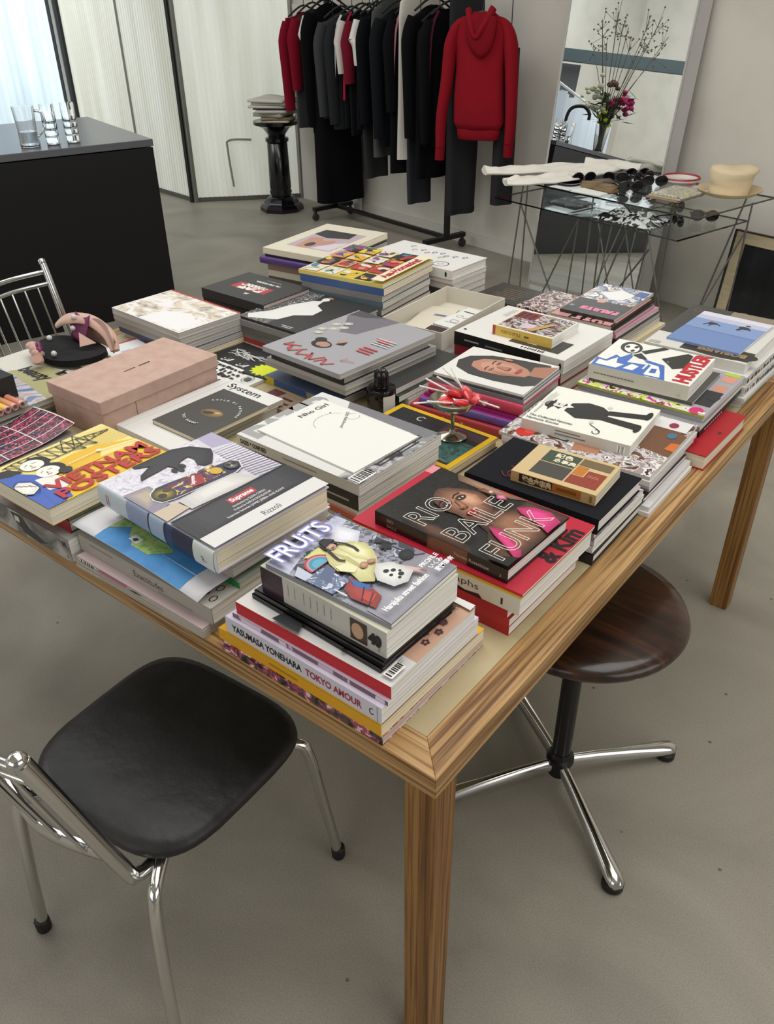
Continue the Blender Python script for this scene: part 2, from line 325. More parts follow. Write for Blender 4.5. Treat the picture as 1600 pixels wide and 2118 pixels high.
for i in range(16):
    a = rr.uniform(0, 2*PI); R = rr.uniform(.08, .34); h = rr.uniform(.75, 1.08); t = Vector((R*math.cos(a), R*math.sin(a), h)); k0 = Vector((R*.3*math.cos(a), R*.3*math.sin(a), .45))
    dr.tube([(0, 0, .2), k0, t], .0028, 5)
    for j in range(7):
        q = t+Vector((rr.uniform(-.07, .07), rr.uniform(-.07, .07), rr.uniform(-.12, .08))); dr.tube([t*.88+k0*.12, q], .0016, 4, smooth=False); dr.ball(q, .008, .008, .008, 3)
dr.build('dry_stems', pm('#6b665c', .8), va)
# ------------------------------------------------------------------ pedestal with papers
pe = thing('pedestal_column', 'glossy black turned column pedestal in front of the ribbed partition', 'pedestal', (-4.87, 4.62, 0))
PB = pm('#0a0b0f', .2, 0, .6)
MB().lathe([(.185, 0), (.185, .03), (.165, .055), (.15, .06), (.145, .075), (.11, .11), (.10, .115)], 8).build('base', PB, pe, smooth=30)
def flute(r, j, n): return r*(1-.07*(j % 2))
n = 32
MB().rings([[(flute(r, j, n)*math.cos(2*PI*j/n), flute(r, j, n)*math.sin(2*PI*j/n), z) for j in range(n)] for r, z in [(.08, .11), (.095, .15), (.085, .17), (.09, .18), (.082, .55), (.075, .555)]]).build('shaft', PB, pe, smooth=60)
MB().lathe([(.095, .545), (.095, .57), (.07, .58), (.075, .60), (.11, .645), (.15, .665), (.185, .675), (.185, .70), (.0, .70)], 24).build('capital', PB, pe)
zz = .70; rr = random.Random(5)
PAP = [('#b9b7a6', .018), ('#8f7a5a', .02), ('#aeb0a4', .034), ('#c1bcae', .022), ('#3c3a3c', .012), ('#c8c3b8', .022), ('#b7b9b4', .02), ('#cdc7bd', .022)]
for i, (c, t) in enumerate(PAP):
    a = .2+rr.uniform(-.25, .25); ox, oy = rr.uniform(-.02, .02), rr.uniform(-.02, .02); W, H = .25, .32
    if i > 4: W, H = .30, .34
    o = MB().grid(lambda u, v: ((u-.5)*W, (v-.5)*H, t/2+.006*math.sin(6*u+i)*(v)), 8, 4).build('newspaper', pm(c, .8), None, (-4.87+ox, 4.62+oy, zz), a+.3, solid=t*.8)
    tag(o, 'folded %s newspaper, %s in the pile on the black pedestal' % ({'#b9b7a6': 'cream', '#8f7a5a': 'brown', '#aeb0a4': 'thick grey-green', '#c1bcae': 'beige', '#3c3a3c': 'dark grey', '#c8c3b8': 'pale', '#b7b9b4': 'light grey', '#cdc7bd': 'creamy white'}[c], ['lowest', 'second from bottom', 'third from bottom', 'fourth from bottom', 'fifth from bottom', 'third from top', 'second from top', 'topmost'][i]), 'newspaper', 'newspapers piled on the pedestal')
    zz += t
# ------------------------------------------------------------------ clothes rack
RA = Vector((-4.32, 4.69)); RB = Vector((-3.0, 4.40)); RD = (RB-RA).normalized(); RN = Vector((-RD.y, RD.x)); RL = (RB-RA).length
RANG = math.atan2(RD.y, RD.x)
rk = thing('clothes_rack', 'black metal rolling clothes rack standing against the white wall', 'clothes rack', V3(RA, 0), RANG)
MB().tube([(-.28, 0, 1.64), (RL+.50, 0, 1.64)], .014, 10, smooth=False).build('hanging_rail', BLACKMET, rk)
for s in (0, RL):
    MB().box(s-.016, s+.016, -.016, .016, .09, 1.64).build('upright', BLACKMET, rk, smooth=0)
    MB().box(s-.02, s+.02, -.215, .17, .075, .105).build('foot_bar', BLACKMET, rk, smooth=0)
    for y in (-.2, .155):
        c = MB(); c.box(s-.008, s+.008, y-.01, y+.01, .05, .08); c.rings([[(s+dx, y+.028*math.cos(2*PI*j/16), .029+.028*math.sin(2*PI*j/16)) for j in range(16)] for dx in (-.012, .012)])
        c.build('caster', pm('#2a2b2d', .35), rk)
MB().box(.0, RL, -.016, .016, .08, .105).build('bottom_bar', BLACKMET, rk, smooth=0)
def rloc(s, off=-.02): p = RA+RD*s+RN*off; return p
def fabric(c, b=.25):
    return nm('cloth_'+c.strip('#'), [c, c], scale=60, rough=.92, bump=b, bscale=38, st=(1, 1, .25), spec=.15)
HNG = pm('#1a1a1a', .5)
def hanger(root, ztop, w, zr=1.64):
    mb = MB(); mb.tube([(0, -w/2, ztop-.03), (0, 0, ztop+.04), (0, w/2, ztop-.03)], .007, 6); mb.tube([(0, 0, ztop+.04), (0, 0, zr+.0), (0, .018, zr+.03), (0, .03, zr+.01)], .003, 6); mb.build('hanger', HNG, root)
def garment(label, s, col, ztop, zbot, w=.38, thick=.05, kind='shirt', sleeve=None, scol=None, cat='garment', name='hanging_garment', flare=1.0, off=-.02, turn=0, trim=None, hem=None):
    p = rloc(s, off); root = thing(name, label, cat, V3(p, 0), RANG+turn, 'clothes hanging on the rack')
    m = fabric(col); seed = s*17
    # local: x along the rail (thickness), y depth, z height
    rs = []; N = 28; K = 12
    for k in range(K+1):
        t = k/K; z = zbot+(ztop-zbot)*t
        ww = w*(flare+(1-flare)*t)
        if kind == 'shirt' and t > .9: ww *= 1-.35*((t-.9)/.1)
        if kind == 'trousers': ww *= .95+.1*t
        th = thick*(1-.45*max(0, t-.6)/.4)
        rg = []
        for j in range(N):
            a = 2*PI*j/N; cy = math.cos(a); cx = math.sin(a)
            y = .5*ww*(abs(cy)**.8)*(1 if cy > 0 else -1)
            x = .5*th*(abs(cx)**.7)*(1 if cx > 0 else -1)+.012*math.sin(y*34+seed+2*t)*(1.05-t)
            zz = z-(.10*(abs(y)/(.5*w))**1.6 if (kind == 'shirt' and t > .93) else 0)
            rg.append((x, y, zz))
        rs.append(rg)
    MB().rings(rs).build('cloth_body', m, root, smooth=80)
    if sleeve:
        for sy in (-1, 1):
            mb = MB(); zs = ztop-.09
            y0 = sy*w*.46; pts = [(0, y0*.9, zs+.02), (.0, y0*1.12, zs-.1), (.012, y0*1.16, (zs+sleeve)/2), (.015, y0*1.12, sleeve)]
            mb.tube(pts, .05, 12, rs=[.05, .06, .052, .045], flat=.55)
            mb.build('sleeve', fabric(scol or col), root, smooth=80)
    if trim:
        mb = MB(); mb.tube([(thick*.35, -w*.30, ztop-.01), (thick*.5, -w*.47, ztop-.14), (thick*.45, -w*.53, ztop-.55)], .011, 6, flat=.5); mb.build('piping', fabric(trim), root)
    if hem:
        mb = MB(); mb.rings([[(1.12*x, 1.02*y, zbot-.004+dz) for x, y, z in rs[0]] for dz in (0, .03)]); mb.build('hem_band', fabric(hem), root)
    hanger(root, ztop, w*.8)
    return root
G = garment
G('dark red long-sleeved polo at the far left end of the rack', -.27, '#7c1024', 1.46, 1.02, .36, .05, sleeve=.80, cat='shirt', name='polo_shirt')
G('grey and dark red striped jersey beside the red polo on the rack', -.15, '#38363a', 1.48, .68, .36, .05, sleeve=.95, scol='#7c1024', cat='shirt', name='jersey')
G('black top with a white sleeve near the left end of the rack', .01, '#15161a', 1.50, .70, .38, .05, sleeve=1.16, scol='#d9d8d2', cat='shirt', name='raglan_top')
G('long black coat hanging above the black maxi skirt', .06, '#08090d', 1.52, .67, .40, .07, sleeve=.72, cat='coat', name='long_coat')
G('full-length black maxi skirt hanging lowest at the rack left', .10, '#06070b', 1.10, .16, .38, .20, kind='skirt', flare=1.12, cat='skirt', name='maxi_skirt')
G('mid grey cardigan beside the long black coat', .20, '#3e3f40', 1.46, .78, .38, .05, sleeve=.80, cat='cardigan', name='cardigan')
G('dark charcoal shirt with white inner edge', .33, '#25272a', 1.46, .72, .38, .06, sleeve=.76, trim='#cfd2d6', cat='shirt', name='button_shirt')
G('black tracksuit top with white sleeve and red cuff', .45, '#101114', 1.48, .75, .38, .05, sleeve=1.10, scol='#cfc6c0', trim='#a01c34', cat='jacket', name='track_top')
G('black top with dark red sleeve and two white buttons', .53, '#131316', 1.48, .70, .38, .05, sleeve=1.04, scol='#6e1526', cat='shirt', name='buttoned_top')
G('black T-shirt with pointed white sleeve in the middle of the rack', .62, '#101216', 1.49, .75, .38, .05, sleeve=1.16, scol='#dcdad4', cat='shirt', name='two_tone_shirt')
G('plain black long-sleeved top right of the pointed white sleeve', .70, '#0b0d12', 1.50, .76, .38, .05, sleeve=.80, cat='shirt', name='long_sleeved_top')
G('grey wool trousers hung low behind the washed grey dress', .62, '#2f302f', .80, .41, .22, .05, kind='trousers', cat='trousers', name='wool_trousers', off=-.06)
G('washed grey sleeveless dress in the middle of the rack', .77, '#4c4d4a', 1.56, .58, .36, .06, cat='dress', name='sleeveless_dress')
G('long dark navy coat right of the washed grey dress', .86, '#14161b', 1.50, .66, .40, .07, sleeve=.72, cat='coat', name='navy_coat')
G('black jacket with pink piping along its front edge', .99, '#0b0c10', 1.50, .50, .38, .06, sleeve=.9, trim='#a56a76', cat='jacket', name='piped_jacket')
G('dark grey straight trousers hanging below the white dress', 1.09, '#303236', .9, .30, .23, .06, kind='trousers', cat='trousers', name='straight_trousers', off=-.04)
G('long off-white dress standing out among the black clothes', 1.06, '#c9c4b9', 1.62, .60, .36, .055, flare=1.05, cat='dress', name='white_dress')
G('black blazer right of the off-white dress', 1.19, '#090a0c', 1.52, .72, .40, .07, sleeve=.76, cat='blazer', name='blazer')
G('long black pleated dress with ragged hem behind the blazer', 1.25, '#0a0b0d', 1.46, .50, .38, .09, cat='dress', name='pleated_dress')
G('black jacket with dark red collar edge beside charcoal trousers', 1.34, '#0b0b0e', 1.50, .71, .38, .06, sleeve=.74, trim='#4a1424', cat='jacket', name='collared_jacket')
G('charcoal wide-leg trousers hanging longest next to the red hoodie', 1.50, '#2b2c2e', 1.58, .30, .27, .10, kind='trousers', cat='trousers', name='wide_trousers', hem='#262729')
G('charcoal trousers partly hidden behind the red hoodie', 1.84, '#2c2b2e', 1.30, .40, .15, .09, kind='trousers', cat='trousers', name='flared_trousers', off=.02)
# red hoodie hung facing out at the right end
hp = rloc(1.75, -.14); hd = thing('red_hoodie', 'bright red hooded sweatshirt hanging at the right end of the rack', 'hoodie', V3(hp, 0), math.radians(16), 'clothes hanging on the rack')
RED = fabric('#86121f', .35); REDD = fabric('#7a0f1b', .35)
def oval(cx, cy, z, rx, ry, n=28, sq=.85, seed=0, wv=0): return [(cx+rx*(abs(math.cos(2*PI*j/n))**sq)*(1 if math.cos(2*PI*j/n) > 0 else -1), cy+ry*(abs(math.sin(2*PI*j/n))**sq)*(1 if math.sin(2*PI*j/n) > 0 else -1)+wv*math.sin(5*(2*PI*j/n)+seed), z) for j in range(n)]
MB().rings([oval(.01, 0, .86, .155, .055, wv=.004), oval(.01, 0, .90, .178, .07, wv=.008), oval(0, 0, 1.05, .172, .065, seed=1, wv=.007), oval(0, 0, 1.2, .165, .06, seed=2, wv=.005), oval(0, 0, 1.30, .172, .055), oval(0, 0, 1.38, .19, .05), oval(0, 0, 1.425, .18, .045), oval(0, 0, 1.46, .13, .042), oval(0, 0, 1.49, .08, .04)]).build('torso', RED, hd, smooth=80)
MB().rings([oval(.01, 0, .80, .14, .05), oval(.01, 0, .805, .15, .054), oval(.01, 0, .86, .157, .056), oval(.01, 0, .865, .148, .05)]).build('hem_rib', REDD, hd, smooth=60)
for sx in (-1, 1):
    ze = .70 if sx < 0 else .74
    MB().tube([(sx*.10, 0, 1.455), (sx*.165, 0, 1.415), (sx*.205, -.005, 1.32), (sx*.228, -.012, 1.12), (sx*.240+(-.02 if sx < 0 else 0), -.016, .92), (sx*.235+(-.03 if sx < 0 else 0), -.012, ze+.05)], .06, 16, rs=[.02, .042, .058, .052, .046, .04], flat=.8).build('sleeve', RED, hd, smooth=80)
    MB().tube([(sx*.235+(-.03 if sx < 0 else 0), -.012, ze+.06), (sx*.235+(-.034 if sx < 0 else 0), -.012, ze-.03)], .034, 14, smooth=False).build('cuff', REDD, hd, smooth=60)
hoodrs = []
for k in range(11):
    t = k/10; w_ = .105*math.sqrt(max(.02, 1-t**2.2))
    hoodrs.append([(.012+.012*t+w_*math.cos(2*PI*j/24), -.052-.025*math.sin(t*PI*.8)+(.03*(1-.3*t))*math.sin(2*PI*j/24), 1.475-.215*t-.03*math.cos(2*PI*j/24*2)*(1-t)*.3) for j in range(24)])
MB().rings(hoodrs).build('hood', REDD, hd, smooth=80)
MB().tube([(-.085, -.03, 1.50), (-.05, -.085, 1.43), (-.01, -.10, 1.365), (.03, -.098, 1.41), (.085, -.04, 1.51)], .017, 10, rs=[.022, .018, .014, .018, .024]).build('hood_edge', RED, hd)
mb = MB(); mb.tube([(-.13, 0, 1.44), (0, 0, 1.49), (.13, 0, 1.44)], .008, 6); mb.tube([(0, 0, 1.49), (0, .07, 1.62), (0, .12, 1.67), (0, .14, 1.645)], .003, 6); mb.build('hanger', HNG, hd)
hd.scale = (.9, 1, 1)
# white board leaning at the wall left of the rack with a grey disc print
bp = wpt(-2.15, -.05)
bd = thing('leaning_board', 'white board with a large grey disc leaning behind the long black skirt', 'board', V3(bp, 0), WA)
MB().box(-.42, .42, 0, .02, 0, 1.5).build('panel', pm('#c9c5bd', .7), bd, smooth=0)
MB().prism([(.08+.2*math.cos(a*PI/20), .36+.2*math.sin(a*PI/20)) for a in range(20, 41)], 0, .001).build('disc_print', pm('#55534f', .7), bd, (0, -.001, 0)).rotation_euler = (PI/2, 0, 0)
# ------------------------------------------------------------------ leaning mirror
MY = math.radians(-6.5); MT = math.radians(6.6)
mr = thing('floor_mirror', 'tall white-framed mirror leaning against the wall behind the glass table', 'mirror', (-2.151, 4.10, 0), MY)
mr.rotation_euler = (-MT, 0, MY)
MIR = pm('#eef2f0', .0, 1.0, .5)
MB().box(.012, .765, .0, .004, .012, 2.05).build('mirror_pane', MIR, mr, smooth=0)
WF = pm('#aeaba8', .6)
for a in [(0, .012, -.002, .055, 0, 2.062), (.765, .775, -.002, .0, 0, 2.062), (0, .775, .004, .055, 0, .012), (0, .775, -.002, .055, 2.05, 2.062), (.012, .765, .0045, .055, .012, 2.05)]: MB().box(*a).build('frame_side', WF, mr, smooth=0)
MB().add([(.765, 0, 0), (.815, .06, 0), (.815, .06, 2.062), (.765, 0, 2.062), (.765, .06, 0), (.765, .06, 2.062)], [(0, 1, 2, 3), (1, 4, 5, 2), (4, 0, 3, 5), (0, 4, 1), (3, 2, 5)]).build('bevelled_side', WF, mr, smooth=0)
# ------------------------------------------------------------------ glass table
GA = math.radians(-13.71); GF = Vector((-math.cos(GA), -math.sin(GA))); GR = Vector((-math.sin(GA), math.cos(GA))); GP = Vector((-.847, 3.197))
gt = thing('glass_table', 'two-tier clear glass display table on thin steel wire legs', 'table', V3(GP, 0))
def gl(a, b): p = GF*a+GR*b; return (p.x, p.y)
EDGE = pm('#0e1513', .15, 0, .6)
for nme, z, A0, A1, B0, B1 in [('glass_top', .742, 0, 1.08, 0, .65), ('glass_shelf', .625, .09, 1.28, .02, .60)]:
    MB().prism([gl(A0, B0), gl(A1, B0), gl(A1, B1), gl(A0, B1)], z, z+.008).build(nme, SHEET, gt, smooth=0)
    e = MB(); h = .0015
    for p, q in [((A0, B0), (A1, B0)), ((A1, B0), (A1, B1)), ((A1, B1), (A0, B1)), ((A0, B1), (A0, B0))]:
        P, Q = Vector(gl(*p)), Vector(gl(*q)); dd = (Q-P).normalized(); nn = Vector((dd.y, -dd.x))*h
        e.prism([P+nn*.2, Q+nn*.2, Q+nn*2, P+nn*2], z+.0005, z+.0075)
    e.build('dark_edge', EDGE, gt, smooth=0)
def rod(p, q): MB().tube([p, q], .0045, 8, smooth=False).build('wire_leg', STEEL, gt)
def g3(a, b, z): p = gl(a, b); return (p[0], p[1], z)
ROD = [((1.06, .04, .74), (1.05, .03, 0)), ((1.09, .04, .74), (1.22, .10, 0)), ((1.10, .04, .62), (.72, .06, 0)), ((.70, .05, .62), (.98, .05, 0)), ((.70, .05, .62), (.78, .10, 0)),
       ((.56, .06, .62), (.55, .05, 0)), ((.40, .06, .62), (.60, .05, 0)), ((.30, .10, .62), (.36, .10, 0)), ((.26, .06, .55), (.70, .40, .12)),
       ((.16, .05, .74), (.17, .04, 0)), ((.27, .05, .62), (.02, .04, 0)), ((.10, .56, .74), (.20, .42, 0)), ((.03, .50, .74), (.02, .46, 0)), ((.03, .50, .62), (.17, .30, 0)), ((1.02, .55, .74), (1.02, .55, 0)), ((1.02, .55, .62), (.76, .52, 0))]
for p, q in ROD: rod(g3(*p), g3(*q))
def gw(a, b): return GP+GF*a+GR*b
ZG = .7502
# off-white trousers lying across the left end
tr = thing('white_trousers', 'cream trousers laid across the glass table with legs overhanging the left end', 'trousers', (0, 0, 0))
TRM = fabric('#e6e2d8', .5)
def leg(pts, w, th, nme, seed):
    P = [Vector(p) for p in pts]; n = len(P)-1; rg = []; M_ = 26
    for i in range(n*6+1):
        f = i/6; k = min(n-1, int(f)); t = f-k; p = P[k].lerp(P[k+1], t); dd = P[k+1]-P[k]; dd.z = 0; dd.normalize(); sd = Vector((-dd.y, dd.x, 0)); ww = w[k]*(1-t)+w[k+1]*t
        ring = []
        for j in range(M_):
            a = 2*PI*j/M_; x = ww*math.cos(a); up_ = math.sin(a); zz = th*(1+up_)
            if up_ > 0: zz += up_*(.007*math.sin(x*70+seed+f*.8)+.006*math.sin(f*4.1+x*25+seed)+.004*math.sin(f*9+seed*2))
            ring.append(tuple(p+sd*(x+.006*math.sin(f*3+seed))+Vector((0, 0, max(0, zz)))))
        rg.append(ring)
    MB().rings(rg).build(nme, TRM, tr, smooth=80)
leg([(-2.13, 3.47, .752), (-2.06, 3.55, .752), (-1.95, 3.68, .751), (-1.80, 3.83, .751), (-1.64, 3.93, .751), (-1.5, 3.98, .751)], [.055, .08, .088, .095, .10, .06], .016, 'trouser_leg', 1)
leg([(-1.90, 3.30, .752), (-1.83, 3.37, .752), (-1.75, 3.50, .752), (-1.68, 3.66, .755), (-1.62, 3.83, .768), (-1.58, 3.94, .772)], [.055, .082, .088, .092, .10, .06], .016, 'trouser_leg', 4)
leg([(-1.74, 3.88, .779), (-1.60, 3.93, .781), (-1.44, 3.95, .770)], [.05, .10, .05], .014, 'waist_fold', 7)
# sunglasses
def sunglass():
    t = thing('sunglasses', '', 'sunglasses'); LENS = pm('#140f14', .05, 0, .6); FR = pm('#0d0c0e', .2)
    for sx in (-1, 1):
        MB().rings([[(sx*.034+.029*math.cos(2*PI*j/18), y, .026+.024*math.sin(2*PI*j/18)) for j in range(18)] for y in (-.002, .002)]).build('lens', LENS, t)
        r = MB(); r.tube([(sx*.034+.030*math.cos(2*PI*j/14), 0, .026+.025*math.sin(2*PI*j/14)) for j in range(15)], .003, 6, smooth=False); r.build('rim', FR, t)
        r = MB(); r.tube([(sx*.064, 0, .034), (sx*.066, .07, .03), (sx*.06, .12, .006)], .003, 6); r.build('temple', FR, t)
    r = MB(); r.tube([(-.008, 0, .03), (0, -.002, .033), (.008, 0, .03)], .003, 6); r.build('bridge', FR, t)
    return t
s0 = sunglass(); SUN = [(-1.60, 3.60, .9, 'round black sunglasses lying nearest the cream trousers on the glass table'), (-1.42, 3.86, .7, 'large dark sunglasses at the mirror side of the glass table'), (-1.47, 3.70, .4, 'dark sunglasses with pale glints behind the tan leather pouches'), (-1.36, 3.80, 1.1, 'purple-black sunglasses in the middle of the eyewear heap'), (-1.27, 3.73, .6, 'black sunglasses nearest the red-edged dish'), (-1.31, 3.53, .8, 'small pale-rimmed sunglasses between the tan pouches and the zines')]
for i, (x, y, a, lb) in enumerate(SUN):
    o = s0 if i == 0 else dup(s0); o.location = (x, y, ZG); o.rotation_euler = (0, 0, a); tag(o, lb, 'sunglasses', 'sunglasses laid out on the glass table')
def slab(name, label, cat, pts, z, t, mat, extra=None, group=None):
    c = sum((Vector(p) for p in pts), Vector((0, 0)))/len(pts)
    o = thing(name, label, cat, V3(c, z), 0, group) if extra else None
    mb = MB().prism([tuple(Vector(p)-c) for p in pts], 0, t)
    b = mb.build('body' if extra else name, mat, o, (0, 0, 0) if extra else V3(c, z), smooth=0, bevel=min(.003, t*.3))
    if not extra: tag(b, label, cat, group)
    return o or b
LEA = pm('#7d6444', .6); LEA2 = pm('#5b4330', .6)
pz = ZG
for i, (x, y, a, mt, lb) in enumerate([(-1.50, 3.49, .5, LEA, 'tan leather pouch with open flap nearest the glass table front edge'), (-1.41, 3.46, -.2, LEA, 'square tan leather pouch right of the open one'), (-1.47, 3.57, .9, LEA2, 'dark brown leather case behind the tan pouches')]):
    t = thing('leather_pouch', lb, 'pouch', (x, y, pz), a, 'leather pouches on the glass table')
    MB().box(-.055, .055, -.035, .035, 0, .018).build('pouch_body', mt, t, bevel=.006)
    MB().add([(-.055, -.02, .018), (.055, -.02, .018), (.05, .045, .03), (-.05, .045, .028)], [(0, 1, 2, 3)]).build('flap', mt, t, solid=.003)
slab('white_card', 'white card lying under the round black hand mirror on the glass table', 'card', [(-1.70, 3.41), (-1.68, 3.58), (-1.55, 3.55), (-1.57, 3.38)], ZG, .002, pm('#e6e8e4', .6))
slab('folded_cloth', 'white folded cloth at the front edge of the glass table', 'cloth', [(-1.55, 3.36), (-1.54, 3.45), (-1.37, 3.40), (-1.38, 3.335)], ZG, .010, fabric('#e9ebe6'))
hm = thing('hand_mirror', 'round black-rimmed hand mirror on white card', 'hand mirror', (-1.64, 3.51, ZG+.0022))
MB().lathe([(.058, 0), (.062, .004), (.062, .010), (.056, .012), (.001, .009)], 28).build('rim', pm('#15100f', .25), hm); MB().lathe([(.055, .0122), (.0, .0122)], 28).build('glass', MIR, hm)
zp = ZG
for i, (c, lb) in enumerate([('#9a7f63', 'brown-edged zine at the bottom of the pile beside the cream hat'), ('#b7ab97', 'cream zine in the middle of the pile beside the cream hat'), ('#8f8b80', 'grey-green photo zine with yellow corner on top of the pile')]):
    sh = .012*i
    slab('zine', lb, 'zine', [(-1.20+sh, 3.46), (-1.17+sh, 3.69), (-.985+sh, 3.655), (-1.03+sh, 3.43)], zp, .009, pm(c, .5) if i < 2 else nm('zine_print', ['#8f8b80', '#c9c4b8', '#a8a290', '#d4cf9a', '#7d8078'], 30, const=True), group='zines on the glass table'); zp += .0092
slab('pink_leaflet', 'white and pink leaflet lying against the cream hat', 'leaflet', [(-1.14, 3.71), (-1.13, 3.86), (-1.0, 3.84), (-1.0, 3.70)], ZG, .003, nm('pink_leaflet_print', ['#cfc8c4', '#b56a72', '#d9d4d0'], 14, const=True))
ds = thing('red_dish', 'shallow red and white coiled belt dish behind the zines', 'dish', (-1.20, 3.90, ZG))
MB().lathe([(.085, 0), (.1, .014), (.1, .022), (.09, .022), (.08, .006), (.001, .006)], 28).build('dish', pm('#d8d3cc', .4), ds); r = MB(); r.tube([(.095*math.cos(a*PI/12), .095*math.sin(a*PI/12), .024) for a in range(25)], .006, 6, smooth=False); r.build('red_rim', pm('#a51f2c', .4), ds)
# bucket hat
ht = thing('bucket_hat', 'cream cotton bucket hat at the right end of the glass table', 'hat', V3(gw(.17, .50), ZG))
HC = fabric('#dccaa8', .5)
def hatring(r, z, wv=0, sq=1.0, ox=0): return [(ox+r*math.cos(2*PI*j/36)*(1+wv*math.sin(3*2*PI*j/36+1)), r*sq*math.sin(2*PI*j/36)*(1+wv*math.sin(2*2*PI*j/36)), z+.012*wv*10*math.sin(2*2*PI*j/36+.5)) for j in range(36)]
MB().rings([hatring(.148, .030, .04), hatring(.150, .034, .04), hatring(.125, .014, .03), hatring(.092, .012, .02)], cap=False).build('brim', HC, ht, smooth=80, solid=.003)
MB().rings([hatring(.094, .010, .02), hatring(.093, .040, .04), hatring(.094, .062, .06, ox=.004), hatring(.104, .082, .05, ox=-.004), hatring(.102, .094, .05), hatring(.112, .116, .05, ox=.006), hatring(.104, .132, .05, ox=.008), hatring(.06, .136, .06, ox=.01), hatring(.005, .132, 0, ox=.01)]).build('crown', HC, ht, smooth=80)
# shelf things
slab('clear_box', 'clear acrylic box with a purple lid print on the glass shelf', 'box', [gw(.78, .13), gw(1.02, .13), gw(1.02, .32), gw(.78, .32)], .634, .045, SHEET)
slab('purple_zine', 'white and purple magazine lying inside the clear acrylic box', 'magazine', [gw(.80, .14), gw(1.0, .14), gw(1.0, .30), gw(.80, .30)], .6345, .006, nm('purple_zine_print', ['#d4d0d6', '#54506e', '#c9c6cb', '#7d7890'], 9, const=True))
bag = thing('printed_bag', 'crumpled black and white printed plastic bag on the glass shelf', 'bag', V3(gw(.45, .16), .634), GA)
rr = random.Random(9); cr = [[rr.uniform(.0, .035) for _ in range(12)] for _ in range(9)]
MB().grid(lambda u, v: ((u-.5)*.34, (v-.5)*.22, .004+cr[int(round(u*8))][int(round(v*11))]*(1 if 0 < u < 1 and 0 < v < 1 else .05)), 8, 11).build('bag_skin', nm('bag_print', ['#d6d8d6', '#1a1b1d', '#e2e3e1', '#3a3c3c', '#cfd1d0'], 17, const=True, rough=.25), bag, smooth=0, solid=.002)
for k, (a, b) in enumerate([(.22, .42), (.40, .45), (.26, .25)]):
    o = dup(s0); o.location = V3(gw(a, b), .634); o.rotation_euler = (0, 0, .4+k); tag(o, ['thin-framed sunglasses on the glass shelf under the zines', 'thin-framed sunglasses at the back of the glass shelf', 'thin-framed sunglasses nearest the shelf corner'][k], 'sunglasses', 'sunglasses on the glass shelf')
# framed picture leaning at the wall, right edge
fp_ = wpt(2.02, -.30)
fm = thing('framed_picture', 'pale wood framed dark photograph leaning on the wall at the right edge', 'picture', (-.875, 3.82, 0), math.radians(-14)); fm.rotation_euler = (-.14, 0, math.radians(-14))
WOODP = nm('pale_ply', ['#a8987a', '#b9a98a', '#c2b393'], 6, (1, 1, 8), .6)
for a in [(0, .055, 0, .02, 0, .56), (.845, .9, 0, .02, 0, .56), (.055, .845, 0, .02, .505, .56), (.055, .845, 0, .02, 0, .055)]: MB().box(*a).build('frame_strip', WOODP, fm, smooth=0)
MB().box(-.012, 0, -.004, .03, 0, .566).build('dark_edge', pm('#1c1c1c', .5), fm, smooth=0); MB().box(-.012, .9, -.004, .03, .56, .566).build('dark_edge', pm('#1c1c1c', .5), fm, smooth=0)
MB().box(.055, .845, .008, .012, .055, .505).build('photograph', nm('dark_photo', ['#0b0c0d', '#16181a', '#232629'], 5, rough=.2), fm, smooth=0)
mb = MB(); mb.prism([(.17+.085*math.cos(a*PI/10), .115+.06*math.sin(a*PI/10)) for a in range(20)], 0, .0008, 0); mb.prism([(.2+.10*math.cos(a*PI/10), .07+.02*math.sin(a*PI/10)) for a in range(20)], 0, .001, 1); mb.prism([(.15+.02*math.cos(a*PI/5), .10+.015*math.sin(a*PI/5)) for a in range(10)], .0009, .0014, 2)
mb.build('pale_shape_print', [pm('#9c9a80', .5), pm('#85836c', .5), pm('#4c5a3a', .5)], fm, (0, .0075, 0), smooth=0).rotation_euler = (PI/2, 0, 0)
# ------------------------------------------------------------------ oak table
TX, TY, TZ, FW_, FT = -1.78, 1.633, .75, .054, .04
tb = thing('oak_table', 'large square oak table with inset cream top carrying piles of books', 'table')
i0 = FW_
for ax, pts in [('x', [(TX, 0), (0, 0), (-i0, i0), (TX+i0, i0)]), ('y', [(0, 0), (0, TY), (-i0, TY-i0), (-i0, i0)]), ('x', [(0, TY), (TX, TY), (TX+i0, TY-i0), (-i0, TY-i0)]), ('y', [(TX, TY), (TX, 0), (TX+i0, i0), (TX+i0, TY-i0)])]:
    MB().prism(pts, TZ-FT, TZ).build('mitred_rail', oak(ax), tb, smooth=0, bevel=.0012)
MB().box(TX+i0+.0005, -i0-.0005, i0+.0005, TY-i0-.0005, TZ-.02, TZ-.0006).build('inset_top', nm('cream_linoleum', ['#a89873', '#b3a47f', '#bcae8a'], 7, rough=.5, detail=8), tb, smooth=0)
for x in (-FW_, TX):
    for y in (0, TY-FW_): MB().box(x+.0006, x+FW_-.0006, y+.0006, y+FW_-.0006, 0, TZ-FT-.0004).build('leg', oak('z'), tb, smooth=0, bevel=.0015)
